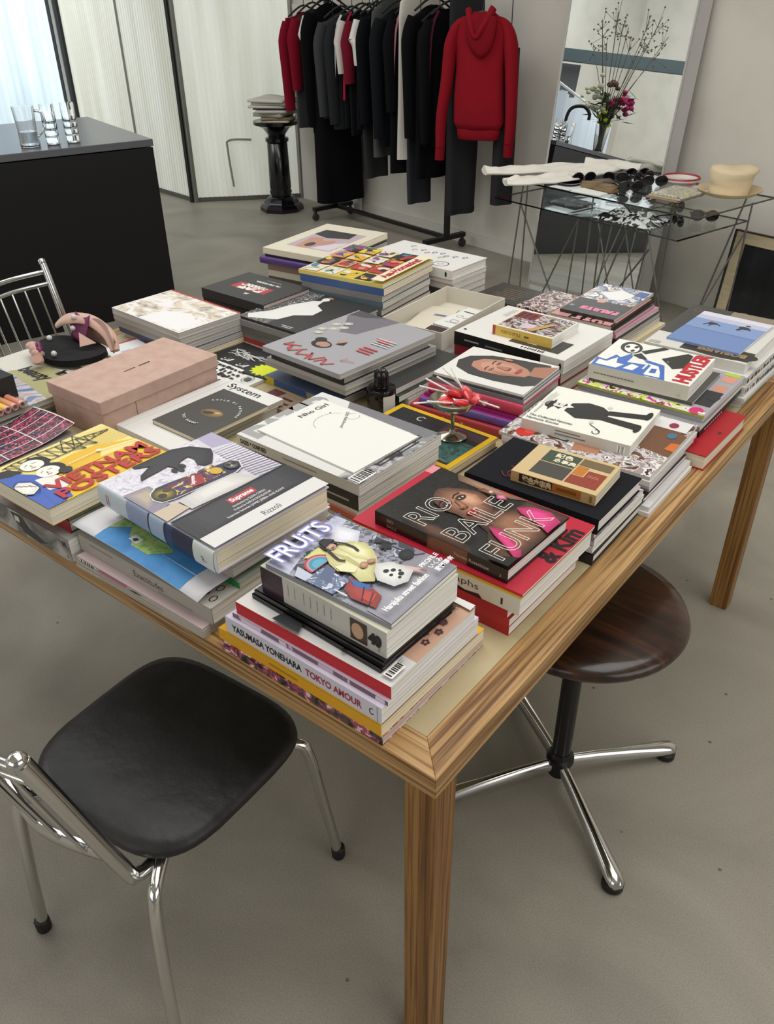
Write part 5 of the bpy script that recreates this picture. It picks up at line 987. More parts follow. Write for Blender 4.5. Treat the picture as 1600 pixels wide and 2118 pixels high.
SIL = pm('#b9b3a4', .16, 1)
MB().lathe([(.034, 0), (.035, .002), (.030, .005), (.010, .010), (.006, .016)], 28).build('foot', SIL, ds); MB().lathe([(.0045, .012), (.004, .03), (.0055, .045), (.004, .06), (.008, .066)], 16).build('stem', SIL, ds)
MB().lathe([(.006, .064), (.03, .068), (.046, .078), (.053, .092), (.0515, .092), (.044, .080), (.028, .071), (.0005, .069)], 36).build('bowl', SIL, ds)
# lollipops
CAND = pm('#d40f1c', .1, 0, .6); STK_ = pm('#e6e2da', .5)
def lolly():
    t = thing('lollipop', '', 'lollipop')
    MB().ball((0, 0, 0), .0185, .0185, .0085, 9).build('candy', CAND, t)
    MB().tube([(0.012, 0, 0), (.075, 0, 0)], .0019, 8, smooth=False).build('stick', STK_, t)
    rg = []
    for r_, x in [(.004, -.024), (.017, -.014), (.0185, 0), (.016, .012), (.004, .019), (.013, .034)]: rg.append([(x, r_*math.cos(2*PI*j/14)*(1+.15*math.sin(5*j)), .55*r_*math.sin(2*PI*j/14)*(1+.2*math.cos(3*j))) for j in range(14)])
    MB().rings(rg, cap=False).build('wrapper', FILM, t, smooth=30)
    return t
l0 = lolly(); zb = zng+.0018+.086
# (x, y, z, heading of the stick in degrees, elevation, roll)
LP = [(.020, .022, .020, 172, 38, 20, 'red lollipop with its stick leaning highest to the left of the dish'), (.030, .008, .014, 150, 46, 60, 'red lollipop at the right of the dish with upright stick'), (.012, .030, .010, 190, 30, 0, 'red lollipop at the far rim of the silver dish'), (.004, .002, .016, 178, 22, 40, 'red lollipop in the middle of the silver dish'), (-.012, .012, .010, 196, 14, 10, 'red lollipop at the left of the silver dish with level stick'), (.028, -.012, .006, 200, 6, 30, 'red lollipop lying low across the front of the dish'), (-.006, -.020, .006, 215, 4, 0, 'red lollipop hanging its wrapper over the near left rim'), (.036, .024, .006, 330, 4, 20, 'red lollipop with stick pointing to the near right')]
for i, (x, y, z, a, e, ro, lb) in enumerate(LP):
    o = l0 if i == 0 else dup(l0); o.location = (dc[0]+x, dc[1]+y, zb+z); o.rotation_euler = (math.radians(ro), -math.radians(e), math.radians(a+20)); tag(o, lb, 'lollipop', 'lollipops in the silver dish')
# perfume bottle
pf = thing('perfume_bottle', 'black round-capped perfume bottle with white label between the magazine piles', 'bottle', (-.758, .838, .75))
PB2 = pm('#0b0b0c', .08, 0, .6)
MB().lathe([(.034, 0), (.036, .003), (.036, .060), (.034, .064), (.018, .066), (.016, .07)], 40).build('body', PB2, pf, smooth=35)
MB().lathe([(.0185, .068), (.0185, .092), (.017, .102), (.012, .1095), (.0, .1115)], 32).build('cap', PB2, pf, smooth=35)
mb = MB(); mb.rings([[(.0363*math.cos(a), .0363*math.sin(a), z) for a in [math.radians(-45+k*5) for k in range(13)]] for z in (.012, .052)], cap=False); mb.f = mb.f[:12]; mb.i = mb.i[:12]; mb.build('white_label', pm('#dcdad6', .5), pf)
cv = Cv(.03, .03, lambda x, y, h: (-.012+x*.9+.004, -.012+y*.7, .1105+h)); cv.ring('#bdbdbd', .35, .45, .14, .2, .0012); cv.ring('#bdbdbd', .60, .45, .13, .2, .0012, -90, 180); cv.line('#bdbdbd', [(.12, .3), (.12, .7)], .0012); cv.build('cap_engraving', pf)
# ================================================================== portrait pile
st = St((-.54, 1.0), .25, .2)
st.add('red paperback lowest under the face portrait magazine', .024, '#a3343c', spine='#a83a3c', c=(-.572, .975), sx=.262, sy=.185, th=3, sart=lambda c: [c.rect('#d9a08a', .16+.1*k, .4, .19+.1*k, .6) for k in range(5)], rnd=.004)
st.add('violet and blue spined book under the pink one', .021, '#8a2c6e', spine=photo('violet', ['#a0367e', '#4a5f9a', '#7a3a86', '#3f6a9a'], 9, const=False), c=(-.548, .985), sx=.268, sy=.185, th=3.5, rnd=.004)
st.add('thin magenta booklet between the violet and pink books', .008, '#8d1f62', spine='#95246a', c=(-.546, .998), sx=.258, sy=.19, th=3.2)
st.add('thick hot-pink spined book under the face portrait magazine', .029, '#b93a58', spine='#c2405a', c=(-.540, 1.008), sx=.254, sy=.195, th=3.2, rnd=.005, hard=1, pg='g')
st.add('grey magazine with white side print under the face portrait', .009, '#77757a', c=(-.539, 1.012), sx=.246, sy=.197, th=3.4, pg='m', **MG)
st.add('dark-edged magazine directly under the face portrait', .006, '#4e4c50', c=(-.540, 1.014), sx=.243, sy=.195, th=3.4, pg='m', **MG)
def art_face(c):
    c.rect('#dcd9d4', 0, 0, 1, 1); H_ = '#3e3d3e'
    c.poly(H_, [(.20, .10), (.16, .40), (.18, .68), (.30, .88), (.50, .95), (.70, .90), (.86, .70), (.92, .40), (.96, .08), (.80, .0), (.30, .0)])
    c.poly('#b3816d', [(.34, .62), (.42, .76), (.56, .80), (.70, .74), (.78, .58), (.78, .40), (.70, .24), (.58, .14), (.46, .18), (.36, .36)]); c.poly('#c2917d', [(.44, .66), (.58, .72), (.70, .62), (.70, .42), (.58, .28), (.48, .36)]); c.poly('#a4735f', [(.52, .16), (.80, .20), (.95, .0), (.55, .0)]); c.poly('#9c6b5a', [(.36, .36), (.46, .18), (.44, .30), (.40, .5)])
    for u in (.46, .66): c.ell('#2b201d', u, .545, .055, .014); c.ell('#d6c5bb', u, .545, .035, .008); c.ell('#15100e', u, .545, .014, .010); c.line('#3c2b25', [(u-.06, .595), (u, .61), (u+.06, .60)], .0028)
    c.poly('#a97561', [(.54, .52), (.58, .52), (.62, .40), (.56, .375), (.50, .40)]); c.ell('#7d4c3e', .56, .385, .05, .012); c.ell('#a85a55', .57, .285, .085, .024); c.line('#6b302e', [(.49, .287), (.57, .282), (.65, .287)], .0014); c.ell('#a97561', .82, .50, .03, .05)
st.add('white magazine with a woman\'s face lying sideways on its cover', .006, '#dcd9d4', c=(-.541, 1.016), sx=.240, sy=.195, th=3.5, art=art_face, pg='m', **MG)
# ================================================================== white design book pile
st = St((-.60, 1.292), .33, .262, -2)
st.add('crimson book, lower of two under the white book with the black spine', .036, '#7a1022', spine='#7d0f22', c=(-.600, 1.30), sx=.325, sy=.255, th=-2.2, hard=1)
st.add('crimson book, upper of two under the white book with the black spine', .034, '#861226', spine='#8c1226', c=(-.600, 1.294), sx=.328, sy=.258, th=-2, hard=1)
def art_w8(c): c.rect('#d9d7d1', 0, 0, 1, 1); c.rect('#3a3938', .46, .10, .90, .42); c.rect('#d9d7d1', .52, .22, .62, .228); c.rect('#d9d7d1', .60, .17, .68, .178); c.bars(.60, .03, .2, .045); c.lines('#c4c2bb', .10, .90, 8, .008, .5, .03); c.ell('#1a1a1a', .05, .1, .015, .012)
def sp_w8(c): c.rect('#121211', 0, 0, .80, 1); c.rect('#d0cec8', .80, 0, 1, 1); c.rect('#8a8883', .1, .45, .24, .58); c.rect('#77756f', .3, .42, .46, .54); c.ell('#22211f', .97, .5, .012, .25)
st.add('large white book with black spine carrying a small yellow-spined paperback', .036, '#d9d7d1', spine='#d0cec8', c=(-.596, 1.292), sx=.334, sy=.262, th=-1.9, ori='T', art=art_w8, sart=sp_w8)
def art_ts(c):
    c.rect('#d9d3c4', 0, 0, 1, 1); c.rect(photo('room', ['#241d1c', '#5a2a2c', '#8a7a70', '#c9c2c4', '#2f3136', '#b09a5c', '#3a2c2a'], 48), .06, .06, .97, .96); c.rect('#7a1f26', .07, .60, .42, .95)
    for k in range(9): c.rect('#2a2426', .10+.1*(k % 3), .64+.1*(k//3), .16+.1*(k % 3), .69+.1*(k//3))
    c.poly('#cbb5c0', [(.36, .12), (.6, .2), (.55, .42), (.36, .38)]); c.poly('#b58f4e', [(.5, .1), (.62, .1), (.78, .6), (.70, .6)])
def sp_ts(c): c.rect('#d2b052', 0, 0, 1, 1); c.rect('#a8432c', .0, 0, .05, 1); c.text('TOKYO STYLE', '#8a6a1e', .14, .36, .011, .0004, fit=.06); c.rect('#6b5016', .54, .4, .62, .6)
st.add('small thick paperback with yellow TOKYO STYLE spine and cluttered room photo', .026, '#d9d3c4', spine='#d2b052', c=(-.585, 1.280), sx=.176, sy=.147, th=0, ori='T', art=art_ts, sart=sp_ts)
# ================================================================== magazines at the far edge (BUTT, FRUITS)
st = St((-.53, 1.63), .20, .28)
st.add('white book with red spine lowest in the pink BUTT magazine pile', .016, '#d8d2c0', spine='#b5442c', c=(-.515, 1.62), sx=.215, sy=.29, th=-2, pg='c')
st.add('cream book second from bottom in the pink BUTT magazine pile', .016, '#cfc09a', c=(-.520, 1.622), sx=.21, sy=.29, th=-2.6, pg='c')
st.add('white magazine in the middle of the pink BUTT magazine pile', .012, '#d8d6d2', c=(-.53, 1.62), sx=.20, sy=.285, th=-1, pg='m', **MG)
st.add('black magazine under the pink cover in the BUTT magazine pile', .016, '#232225', c=(-.532, 1.62), sx=.20, sy=.285, th=-.6, pg='g', **MG)
def art_pk(c): c.rect('#c9789a', 0, 0, 1, 1)
st.add('plain hot-pink magazine below the BUTT magazine', .012, '#c4708f', c=(-.536, 1.625), sx=.192, sy=.285, th=-1, art=art_pk, pg='m', **MG)
st.add('dark brown magazine right under the BUTT magazine', .010, '#2c2325', c=(-.542, 1.618), sx=.186, sy=.275, th=0, pg='g', **MG)
def art_butt(c): c.rect('#1f1b1c', 0, 0, 1, 1); c.rect('#c08a88', 0, .0, 1, .99); c.rect('#1d191a', .0, .885, .72, .995); c.text('BUTT', '#cf9490', .03, .905, .030, .003, fit=.12)
st.add('salmon pink BUTT magazine showing black bars under the dark FRUITS cover', .011, '#c08a88', spine='#3a2c2c', c=(-.552, 1.615), sx=.186, sy=.285, th=1, ori='N', art=art_butt, pg='p', sp='+x', **MG)
def art_f2(c):
    c.rect('#33322f', 0, 0, 1, 1); c.rect(photo('fr2', ['#2c2b29', '#d4d0cf', '#8a8f9f', '#46536e', '#e0dbd8', '#b98a74', '#3a3733'], 26), 0, .0, 1, .55); c.poly('#e0deda', [(.2, .2), (.5, .12), (.8, .3), (.5, .46), (.3, .42)]); c.rect('#3c5a94', .02, .05, .22, .22); c.poly('#c9967e', [(.5, .48), (.66, .52), (.62, .62), (.5, .6)]); c.text('FRUITS', '#d9789a', .06, .79, .034, .003, fit=.115); c.rect('#6f86a0', .88, .8, .96, .86)
st.add('dark FRUITS magazine with pink title lying upside down at the far table edge', .009, '#33322f', c=(-.549, 1.645), sx=.165, sy=.285, th=1, ori='N', art=art_f2, pg='g', **MG)
# dark and purple books behind the open box
st = St((-.88, 1.69), .165, .18)
st.add('black book with faint brown print flat at the far table edge, lower of two', .025, '#2b2625', c=(-.885, 1.665), sx=.17, sy=.185, th=-4, pg='c')
st.add('black book with rows of faint brown lettering at the far table edge', .025, '#2e2b27', c=(-.895, 1.672), sx=.172, sy=.17, th=-5, ori='N', art=lambda c: [c.rect('#2e2b27', 0, 0, 1, 1), c.lines('#6b5a48', .2, .72, 6, .03, .6, .09)], pg='c')
st = St((-.755, 1.69), .11, .2)
st.add('brown-edged paperback under the purple crowd-photo book', .030, '#5c4438', c=(-.752, 1.675), sx=.115, sy=.205, th=-5, pg='c')
st.add('purple crowd-photo book between black book and pink magazines', .022, photo('crowd2', ['#3a2730', '#6b4f60', '#d0c0b4', '#2a1f22', '#8a5a4a', '#e0d4c8'], 44), c=(-.756, 1.68), sx=.112, sy=.20, th=-5, pg='c')
# ================================================================== open white box
st = St((-.885, 1.31), .235, .35)
st.add('dark green photo book at the bottom under the open white box', .024, '#2a302c', c=(-.872, 1.295), sx=.232, sy=.34, th=1, pg='m')
st.add('grey magazine directly under the open white box', .024, '#8c8b88', c=(-.884, 1.305), sx=.225, sy=.345, th=2, pg='m', **MG)
bx = thing('open_white_box', 'open shallow white cardboard box holding an envelope and leaflets', 'box', (-.903, 1.315, st.z), math.radians(2.4))
WC = pm('#cbc5b7', .7); hb = .052; X, Y = .1025, .176
MB().box(-X, X, -Y, Y, 0, .003).build('base', WC, bx, smooth=0)
for a in [(-X, X, -Y, -Y+.003, .003, hb), (-X, X, Y-.003, Y, .003, hb), (-X, -X+.003, -Y+.003, Y-.003, .003, hb), (X-.003, X, -Y+.003, Y-.003, .003, hb)]: MB().box(*a).build('side_wall', WC, bx, smooth=0)
zb2 = st.z+.0035
def sheet(label, x, y, z, th, w, h, t, c, art=None, ori='T', name='leaflet', cat='leaflet', bend=0):
    o = thing(name, label, cat, (x, y, z), math.radians(th), 'loose printed sheets on the table')
    MB().box(-w/2, w/2, -h/2, h/2, 0, t).build('sheet', pm(c, .5) if isinstance(c, str) else c, o, smooth=0)
    if art: cv = Cv(w, h, lambda a, b, k: (-w/2+a, -h/2+b, t+k)); art(cv); cv.build('print', o)
    return o
sheet('orange and dark photo leaflet at the near end inside the open white box', -.86, 1.215, zb2, 6, .09, .10, .012, '#c9c2b8', lambda c: [c.rect('#3a2420', 0, 0, 1, 1), c.poly('#c0512c', [(.2, 0), (1, .1), (.9, .5), (.3, .4)])])
sheet('white lettered card stack inside the open white box', -.858, 1.345, zb2, -4, .085, .17, .018, '#d9d8d4', lambda c: [c.rect('#2c2b2a', .1, .78, .8, .82), c.ring('#2c2b2a', .3, .55, .12, .05, .0016), c.line('#2c2b2a', [(.5, .5), (.75, .62)], .002), c.ring('#2c2b2a', .45, .3, .15, .06, .0016), c.line('#2c2b2a', [(.2, .2), (.7, .22)], .0016)])
sheet('cream envelope with a blue stamp inside the open white box', -.945, 1.31, zb2+.0, 14, .10, .21, .010, '#cfc7b5', lambda c: [c.rect('#8d92a6', .45, .62, .85, .70), c.rect('#5d6480', .5, .635, .8, .685)], name='envelope', cat='envelope')
# ================================================================== grey magazine pile
st = St((-.94, .95), .30, .34)
def sp_by(c): c.rect('#c9b21f', 0, 0, .14, 1); c.rect('#2f4f86', .14, .1, .62, 1); c.rect('#8f8a72', .62, .0, 1, 1)
st.add('blue and yellow spined book at the bottom left of the grey magazine pile', .021, '#5a6a8a', spine='#c9b21f', c=(-.972, .925), sx=.262, sy=.30, th=-4, sart=sp_by, pg='m')
book('pale page-edged book on the table right of the black perfume bottle', (-.776, 1.025), .75, 0, .118, .26, .0205, '#b9b6ae', pg='m')
st.add('dark green photo book jutting right below the grey magazine pile', .016, photo('forest', ['#1c221e', '#2c362f', '#3c4a40', '#252c28'], 20), c=(-.905, 1.01), sx=.375, sy=.275, th=-2.5, pg='m')
st.add('black and white edged magazine jutting right in the grey magazine pile', .016, '#3a3b3a', c=(-.912, 1.005), sx=.365, sy=.285, th=-3, pg='m', **MG)
st.add('silver magazine under the black hardcover in the grey pile', .014, '#9c9994', c=(-.944, .944), sx=.298, sy=.345, th=-4, pg='g', **MG)
st.add('glossy silver magazine directly under the black hardcover', .012, '#a9a7a3', c=(-.935, .940), sx=.286, sy=.345, th=-4, pg='g', **MG)
st.add('black hardcover under the grey cover magazine', .024, '#171717', c=(-.932, .932), sx=.262, sy=.325, th=-4, hard=1, pg='g')
def art_gray(c):
    c.rect('#9d9ca0', 0, 0, 1, 1); c.poly('#6f6c73', [(.55, .40), (.72, .44), (.86, .26), (.98, .14), (.98, .0), (.44, .0), (.50, .2)]); c.poly('#4b4a50', [(.62, .0), (.98, .0), (.98, .12), (.80, .1)])
    for u, v in [(.82, .42), (.76, .36), (.88, .34), (.80, .28), (.9, .48), (.86, .55)]: c.ell('#c9c6bb', u, v, .05, .03, .4); c.ring('#4a4946', u, v, .04, .022, .001)
    c.ell('#262223', .62, .70, .11, .062); c.ell('#ad8672', .60, .70, .075, .045); c.ell('#262223', .70, .64, .06, .04); c.ell('#b38d79', .50, .58, .045, .032); c.poly('#2c2829', [(.44, .62), (.52, .64), (.46, .56)]); c.ell('#9a5c54', .605, .735, .02, .008)
    RD_ = '#bc4a4a'
    for k, pts in enumerate([[(.20, .90), (.28, .97), (.32, .88), (.38, .96)], [(.36, .86), (.44, .96), (.52, .86), (.48, .97)], [(.50, .90), (.62, .95), (.66, .86)], [(.62, .84), (.74, .94), (.80, .84), (.78, .92)], [(.72, .82), (.88, .88), (.84, .80)]]): c.line(RD_, pts, .005)
    c.lines(RD_, .10, .62, 3, .018, .2, .04, 3); c.lines('#c9c8ca', .08, .46, 4, .012, .22, .035, 5); c.lines(RD_, .12, .40, 2, .014, .2, .03); c.line(RD_, [(.08, .80), (.2, .84), (.18, .78)], .002)
st.add('grey cover magazine with red scrawled lettering and reclining couple', .013, '#9d9ca0', c=(-.931, .927), sx=.280, sy=.356, th=-4, ori='N', art=art_gray, pg='g', **MG)
# ================================================================== rock magazine pile
st = St((-1.25, 1.10), .29, .29, -1)
st.add('red-spined magazine lowest beside the black and white sheets', .014, '#b53a40', spine='#b0343c', c=(-1.246, 1.095), sx=.285, sy=.28, th=-3, pg='g', **MG)
for i in range(3): st.add('%s grey magazine under the black splash-cover magazine' % ['lowest', 'middle', 'upper'][i], .0175, ['#7e7772', '#6a6663', '#8a8581'][i], c=(-1.25+.004*i, 1.10), sx=.288, sy=.288, th=-2+i, pg='m', **MG)
def art_rock(c):
    c.rect('#2b2b2b', 0, 0, 1, 1); c.rect(photo('speck', ['#222222', '#6e6e6e', '#2c2c2c', '#c9c9c6', '#3a3a3a'], 130), .55, .0, 1, 1); c.poly('#2b2b2b', [(.55, 0), (.72, .0), (.60, 1), (.55, 1)]); c.poly('#dddcd8', [(.88, .98), (.96, .90), (.84, .70), (.80, .45), (.70, .22), (.60, .16), (.56, .3), (.42, .38), (.40, .55), (.55, .66), (.60, .85)]); c.poly('#dddcd8', [(.56, .12), (.62, .02), (.66, .1), (.62, .2)]); c.ell('#b07a52', .60, .05, .04, .02); c.lines('#9c9c9a', .3, .95, 2, .02, .16, .03)
st.add('black magazine with a jagged white splash and speckled background', .008, '#2b2b2b', c=(-1.246, 1.105), sx=.295, sy=.29, th=-1, ori='N', art=art_rock, pg='g', **MG)
# ================================================================== red-boxed black book
st = St((-1.51, 1.145), .275, .2)
st.add('maroon magazine lowest under the black book with red box title', .016, '#5a2a30', c=(-1.49, 1.135), sx=.275, sy=.195, th=-1, pg='m', **MG)
st.add('white magazine second under the black book with red box title', .014, '#d0cdc8', c=(-1.495, 1.14), sx=.278, sy=.198, th=0, pg='m', **MG)
st.add('black book directly under the one with red box title', .028, '#1c1b1c', c=(-1.505, 1.143), sx=.278, sy=.203, th=-1, hard=1, pg='p')
def art_raf(c): c.rect('#2d2c2e', 0, 0, 1, 1); c.rect('#a83238', .26, .42, .80, .66); c.text('RAF', '#e6e3de', .34, .55, .028, .003, fit=.10); c.text('SIMONS', '#e6e3de', .34, .43, .024, .003, fit=.11); c.text('AL DE KEDEL', '#d6d3ce', .28, .24, .014, .001, fit=.11); c.text('AL', '#d6d3ce', .40, .76, .016, .001); c.lines('#8c8a88', .34, .14, 1, .02, .3, .05)
st.add('dark book with RAF SIMONS lettering over a red box', .030, '#2d2c2e', c=(-1.509, 1.146), sx=.279, sy=.205, th=-.7, hard=1, ori='N', art=art_raf, pg='p')
# ================================================================== pale painted book
st = St((-1.555, .862), .33, .22, -3.5)
st.add('beige magazine lowest under the pale painted book', .014, '#b5aa98', c=(-1.54, .87), sx=.31, sy=.21, th=-2, pg='c', **MG)
st.add('navy-spined book under the pale painted book', .018, '#2c3a66', c=(-1.548, .868), sx=.325, sy=.218, th=-2.5, pg='g', back='#24305a')
st.add('grey magazine between navy book and pale painted book', .018, '#8d8a86', c=(-1.553, .864), sx=.33, sy=.22, th=-3, pg='g', **MG)
st.add('thick grey page-edged book just beneath the pale painted book', .018, '#a39f98', c=(-1.555, .863), sx=.332, sy=.22, th=-3.4, pg='g')
def art_pa(c): c.rect('#dedbd8', 0, 0, 1, 1); c.rect(nm('print_paint', ['#6f7378', '#b5aca6', '#d9c9b0', '#e6e2df', '#ece9e8', '#c9b8a8'], 14, (1, 1.6, 1), .36, 4, False, dist=1.2), .02, .02, .98, .98); c.poly('#e8e6e6', [(.05, .95), (.6, .98), (.55, .6), (.3, .45), (.1, .6)]); c.rect('#a8262c', 0, .0, 1, .035)
st.add('pale painted landscape book with a thin red edge near the left back', .017, '#dedbd8', c=(-1.556, .862), sx=.332, sy=.220, th=-3.5, ori='N', art=art_pa, pg='g', spine='#b0282e', sp='+y')
# ================================================================== far back piles
st = St((-1.585, 1.56), .255, .355, 5.6)
for i, (l, cc) in enumerate([('brown magazine lowest', '#8a7466'), ('dark magazine second', '#3c3836'), ('grey-white magazine third', '#b9b5ae'), ('brown-edged magazine fourth', '#7c6a60')]): st.add(l+' from the bottom of the furthest pile', .021, cc, c=(-1.575, 1.555), sx=.25, sy=.345, th=5+i*.3, pg='m', **MG)
st.add('purple cloth book beneath the cream photo book on the furthest pile', .024, '#4a2f6e', c=(-1.585, 1.562), sx=.275, sy=.38, th=5.6, pg='g', rnd=.005)
st.add('thin black hardcover just under the cream photo book', .008, '#1b1a1a', c=(-1.578, 1.566), sx=.26, sy=.368, th=5.6, pg='g', hard=1)
def art_far(c): c.rect('#d3ccb8', 0, 0, 1, 1); c.rect('#b3a0a6', .18, .14, .80, .82); c.poly('#2a282c', [(.62, .82), (.80, .80), (.80, .30), (.62, .26), (.55, .55)]); c.poly('#b58772', [(.18, .68), (.5, .75), (.55, .60), (.45, .5), (.52, .36), (.40, .30), (.30, .45), (.18, .5)]); c.poly('#cfc4cf', [(.2, .16), (.5, .14), (.42, .3), (.2, .45)]); c.ell('#3a3032', .30, .56, .07, .06)
st.add('cream book with a photo of crossed bare arms on the furthest pile', .020, '#d3ccb8', c=(-1.580, 1.566), sx=.267, sy=.375, th=5.6, ori='L', art=art_far, pg='c')
st = St((-1.28, 1.415), .30, .295, 5.7)
for i, (l, cc) in enumerate([('dark grey magazine lowest', '#3b3a3c'), ('black magazine second', '#242326'), ('grey magazine third', '#6b6966'), ('blue-green photo magazine fourth', '#5a6a72'), ('grey magazine fifth', '#807d79')]): st.add(l+' from the bottom under the comic book', .0205, cc, c=(-1.275+.004*(i % 2), 1.412), sx=.300, sy=.292, th=5+.4*i, pg='m', **MG)
st.add('blue comic anthology directly under the top comic book', .022, '#3f5a8c', c=(-1.274, 1.417), sx=.312, sy=.30, th=6.2, pg='c', back='#9a3a3a')
def art_com(c):
    c.rect('#d9c46a', 0, 0, 1, 1); r_ = random.Random(8); cols = ['#3f7fa8', '#b53a3c', '#d9a83a', '#2a2a2e', '#c98a72', '#d9d4c4', '#4a6f4a', '#7a4a8a', '#d4c23a']
    for a in range(4):
        for b in range(4):
            u0, v0 = .02+.245*a, .16+.21*b; c.rect(r_.choice(cols), u0, v0, u0+.225, v0+.19)
            for k in range(5): c.ell(r_.choice(cols), u0+r_.uniform(.04, .19), v0+r_.uniform(.03, .15), r_.uniform(.02, .07), r_.uniform(.02, .05), r_.uniform(0, 3))
            c.line('#1d1b1c', [(u0+r_.uniform(0, .2), v0+.02), (u0+.1, v0+.1), (u0+r_.uniform(0, .2), v0+.17)], .002)
    c.rect('#e3dcc0', 0, 0, 1, .14); c.text('Ass-Homazing!', '#b0242c', .10, .035, .036, .002, fit=.22)
st.add('bright comic book of colourful panels with red script title', .012, '#d9c46a', c=(-1.278, 1.419), sx=.316, sy=.303, th=5.7, ori='L', art=art_com, pg='c')
st = St((-1.24, 1.70), .35, .19, -2.5)
for i, (l, cc) in enumerate([('grey-brown magazine lowest', '#7d7670'), ('black-edged magazine second', '#3a3838'), ('pale magazine third', '#b9b5b0')]): st.add(l+' under the white ring-marked book', .022, cc, c=(-1.235, 1.700), sx=.345, sy=.188, th=-2, pg='m', **MG)
st.add('pink-edged white book just under the white ring-marked book', .014, '#cfc4c4', c=(-1.238, 1.70), sx=.352, sy=.192, th=-2.4, pg='m')
def art_ring(c):
    c.rect('#dbdad7', 0, 0, 1, 1); c.ring('#3a3a3a', .78, .22, .075, .13, .004); c.ring('#55534f', .78, .22, .025, .045, .002); K = '#4a4a50'
    for u, v, cc in [(.30, .62, '#8a3a4a'), (.38, .70, K), (.46, .60, '#b04a5a'), (.52, .68, '#4a5a8a'), (.60, .72, '#6a5a9a'), (.68, .62, K), (.76, .68, '#3a4a7a'), (.85, .74, '#4a6a4a'), (.22, .78, '#a89a6a'), (.66, .50, '#a8a84a')]: c.ring(cc, u, v, .02, .05, .0022, 30, 300); c.line(cc, [(u, v-.05), (u+.02, v+.04)], .002)
st.add('white book with a dark ring and scattered coloured glyphs at the far edge', .030, '#dbdad7', c=(-1.244, 1.700), sx=.363, sy=.196, th=-2.5, ori='T', art=art_ring, hard=1, sart=lambda c: c.ell('#1f1f1f', .93, .5, .012, .3))
# ================================================================== loose prints between piles
def art_pc1(c):
    c.rect('#1e1e1e', 0, 0, 1, 1)
    for a in range(3): c.text('ぽ', '#e0e0dc', .08+.28*a, .72, .034, .002)
    r_ = random.Random(2)
    for k in range(26): c.line('#d9d9d5', [(r_.uniform(.25, .9), r_.uniform(.30, .62)), (r_.uniform(.25, .9), r_.uniform(.30, .62))], .0022)
sheet('black card with white brush lettering between the shoe box and the grey pile', -1.25, .868, .7502, 176, .235, .135, .006, '#1e1e1e', art_pc1, name='printed_card', cat='card')
def art_pc2(c):
    c.rect('#e4e3df', 0, 0, 1, 1); r_ = random.Random(6)
    for a in range(9):
        for b in range(4): c.rect('#1c1c1c', .02+.08*a, .05+.24*b, .02+.08*a+r_.uniform(.03, .07), .05+.24*b+r_.uniform(.06, .2))
    c.ring('#2a2a2a', .86, .6, .07, .2, .0016); c.rect('#55534f', .82, .5, .9, .7); c.rect('#1c1c1c', .78, .08, .98, .3)
sheet('white sheet with a grid of black glyphs beside the System magazine', -1.225, .747, .7502, -2, .215, .098, .008, '#e4e3df', art_pc2, name='printed_card', cat='card')
def art_star(c):
    pts = []
    for k in range(28): a = 2*PI*k/28; R_ = .48 if k % 2 else .36; pts.append((.5+R_*math.cos(a), .5+R_*math.sin(a)))
    c.rect('#232322', 0, 0, 1, 1); c.poly('#d3dc1c', pts)
sheet('black card with a yellow spiky starburst at the corner of the grey pile', -1.150, .822, .7585, 5, .095, .085, .004, '#232322', art_star, name='printed_card', cat='card')
sheet('small maroon and beige paperback half hidden below the System magazine corner', -.985, .712, .7502, -4, .12, .075, .012, '#8d7463', lambda c: [c.rect('#5a1f26', 0, 0, .35, 1), c.lines('#3a2c26', .45, .6, 2, .12, .4, .3)], name='paperback', cat='book')
# ================================================================== left edge: beauty magazine, sandal, candy tray
st = St((-1.575, .33), .32, .33)
st.add('grey magazine lowest of the pile at the far left table edge', .018, '#6b6a68', c=(-1.575, .315), sx=.315, sy=.33, th=0, pg='g', **MG)
st.add('pale magazine under the beauty magazine at the left table edge', .016, '#a9a6a0', c=(-1.565, .318), sx=.325, sy=.33, th=-.5, pg='g', **MG)
def art_be(c): c.rect('#d3d0c4', 0, 0, 1, 1); c.rect(nm('print_blur', ['#8f98b4', '#4e6c98', '#c9c3cc', '#b59a8e', '#cfd4d4', '#7d86a8'], 11, rough=.36, detail=2, dist=1), .0, .0, 1, .60); c.poly('#a8a374', [(.30, .60), (1, .50), (1, .88), (.45, .84)]); c.text('beauty', '#171512', .34, .66, .050, .0025, fit=.118, shear=.15); c.text('in', '#171512', .64, .80, .042, .0025)
st.add('glossy beauty magazine with blurred blue photo under the black sandal', .012, '#d3d0c4', c=(-1.562, .322), sx=.338, sy=.335, th=-.3, ori='T', art=art_be, rough=.15, pg='g', **MG)
zbe = st.z+.001
# black open box and clear tray of rolled sweets
o = thing('black_card_box', 'small black card box at the left edge beside the rolled sweets', 'box', (-1.52, .245, zbe), math.radians(1))
for a in [(-.06, .06, -.04, .04, 0, .002), (-.06, .06, -.04, -.038, .002, .055), (-.06, .06, .038, .04, .002, .055), (-.06, -.058, -.038, .038, .002, .055), (.058, .06, -.038, .038, .002, .055), (-.06, .06, -.04, .04, .055, .057)]: MB().box(*a).build('card_side', pm('#1b1a18', .6), o, smooth=0)
tr_ = thing('clear_tray', 'clear acrylic tray holding rolled sweets beside the black box', 'tray', (-1.418, .215, zbe), math.radians(2))
ACR = SHEET
for a in [(-.036, .036, -.05, .05, 0, .0015), (.0345, .036, -.05, .05, .0015, .018), (-.036, -.0345, -.05, .05, .0015, .018), (-.0345, .0345, -.05, -.0485, .0015, .018), (-.0345, .0345, .0485, .05, .0015, .018)]: MB().box(*a).build('acrylic_side', ACR, tr_, smooth=0)
r0 = None
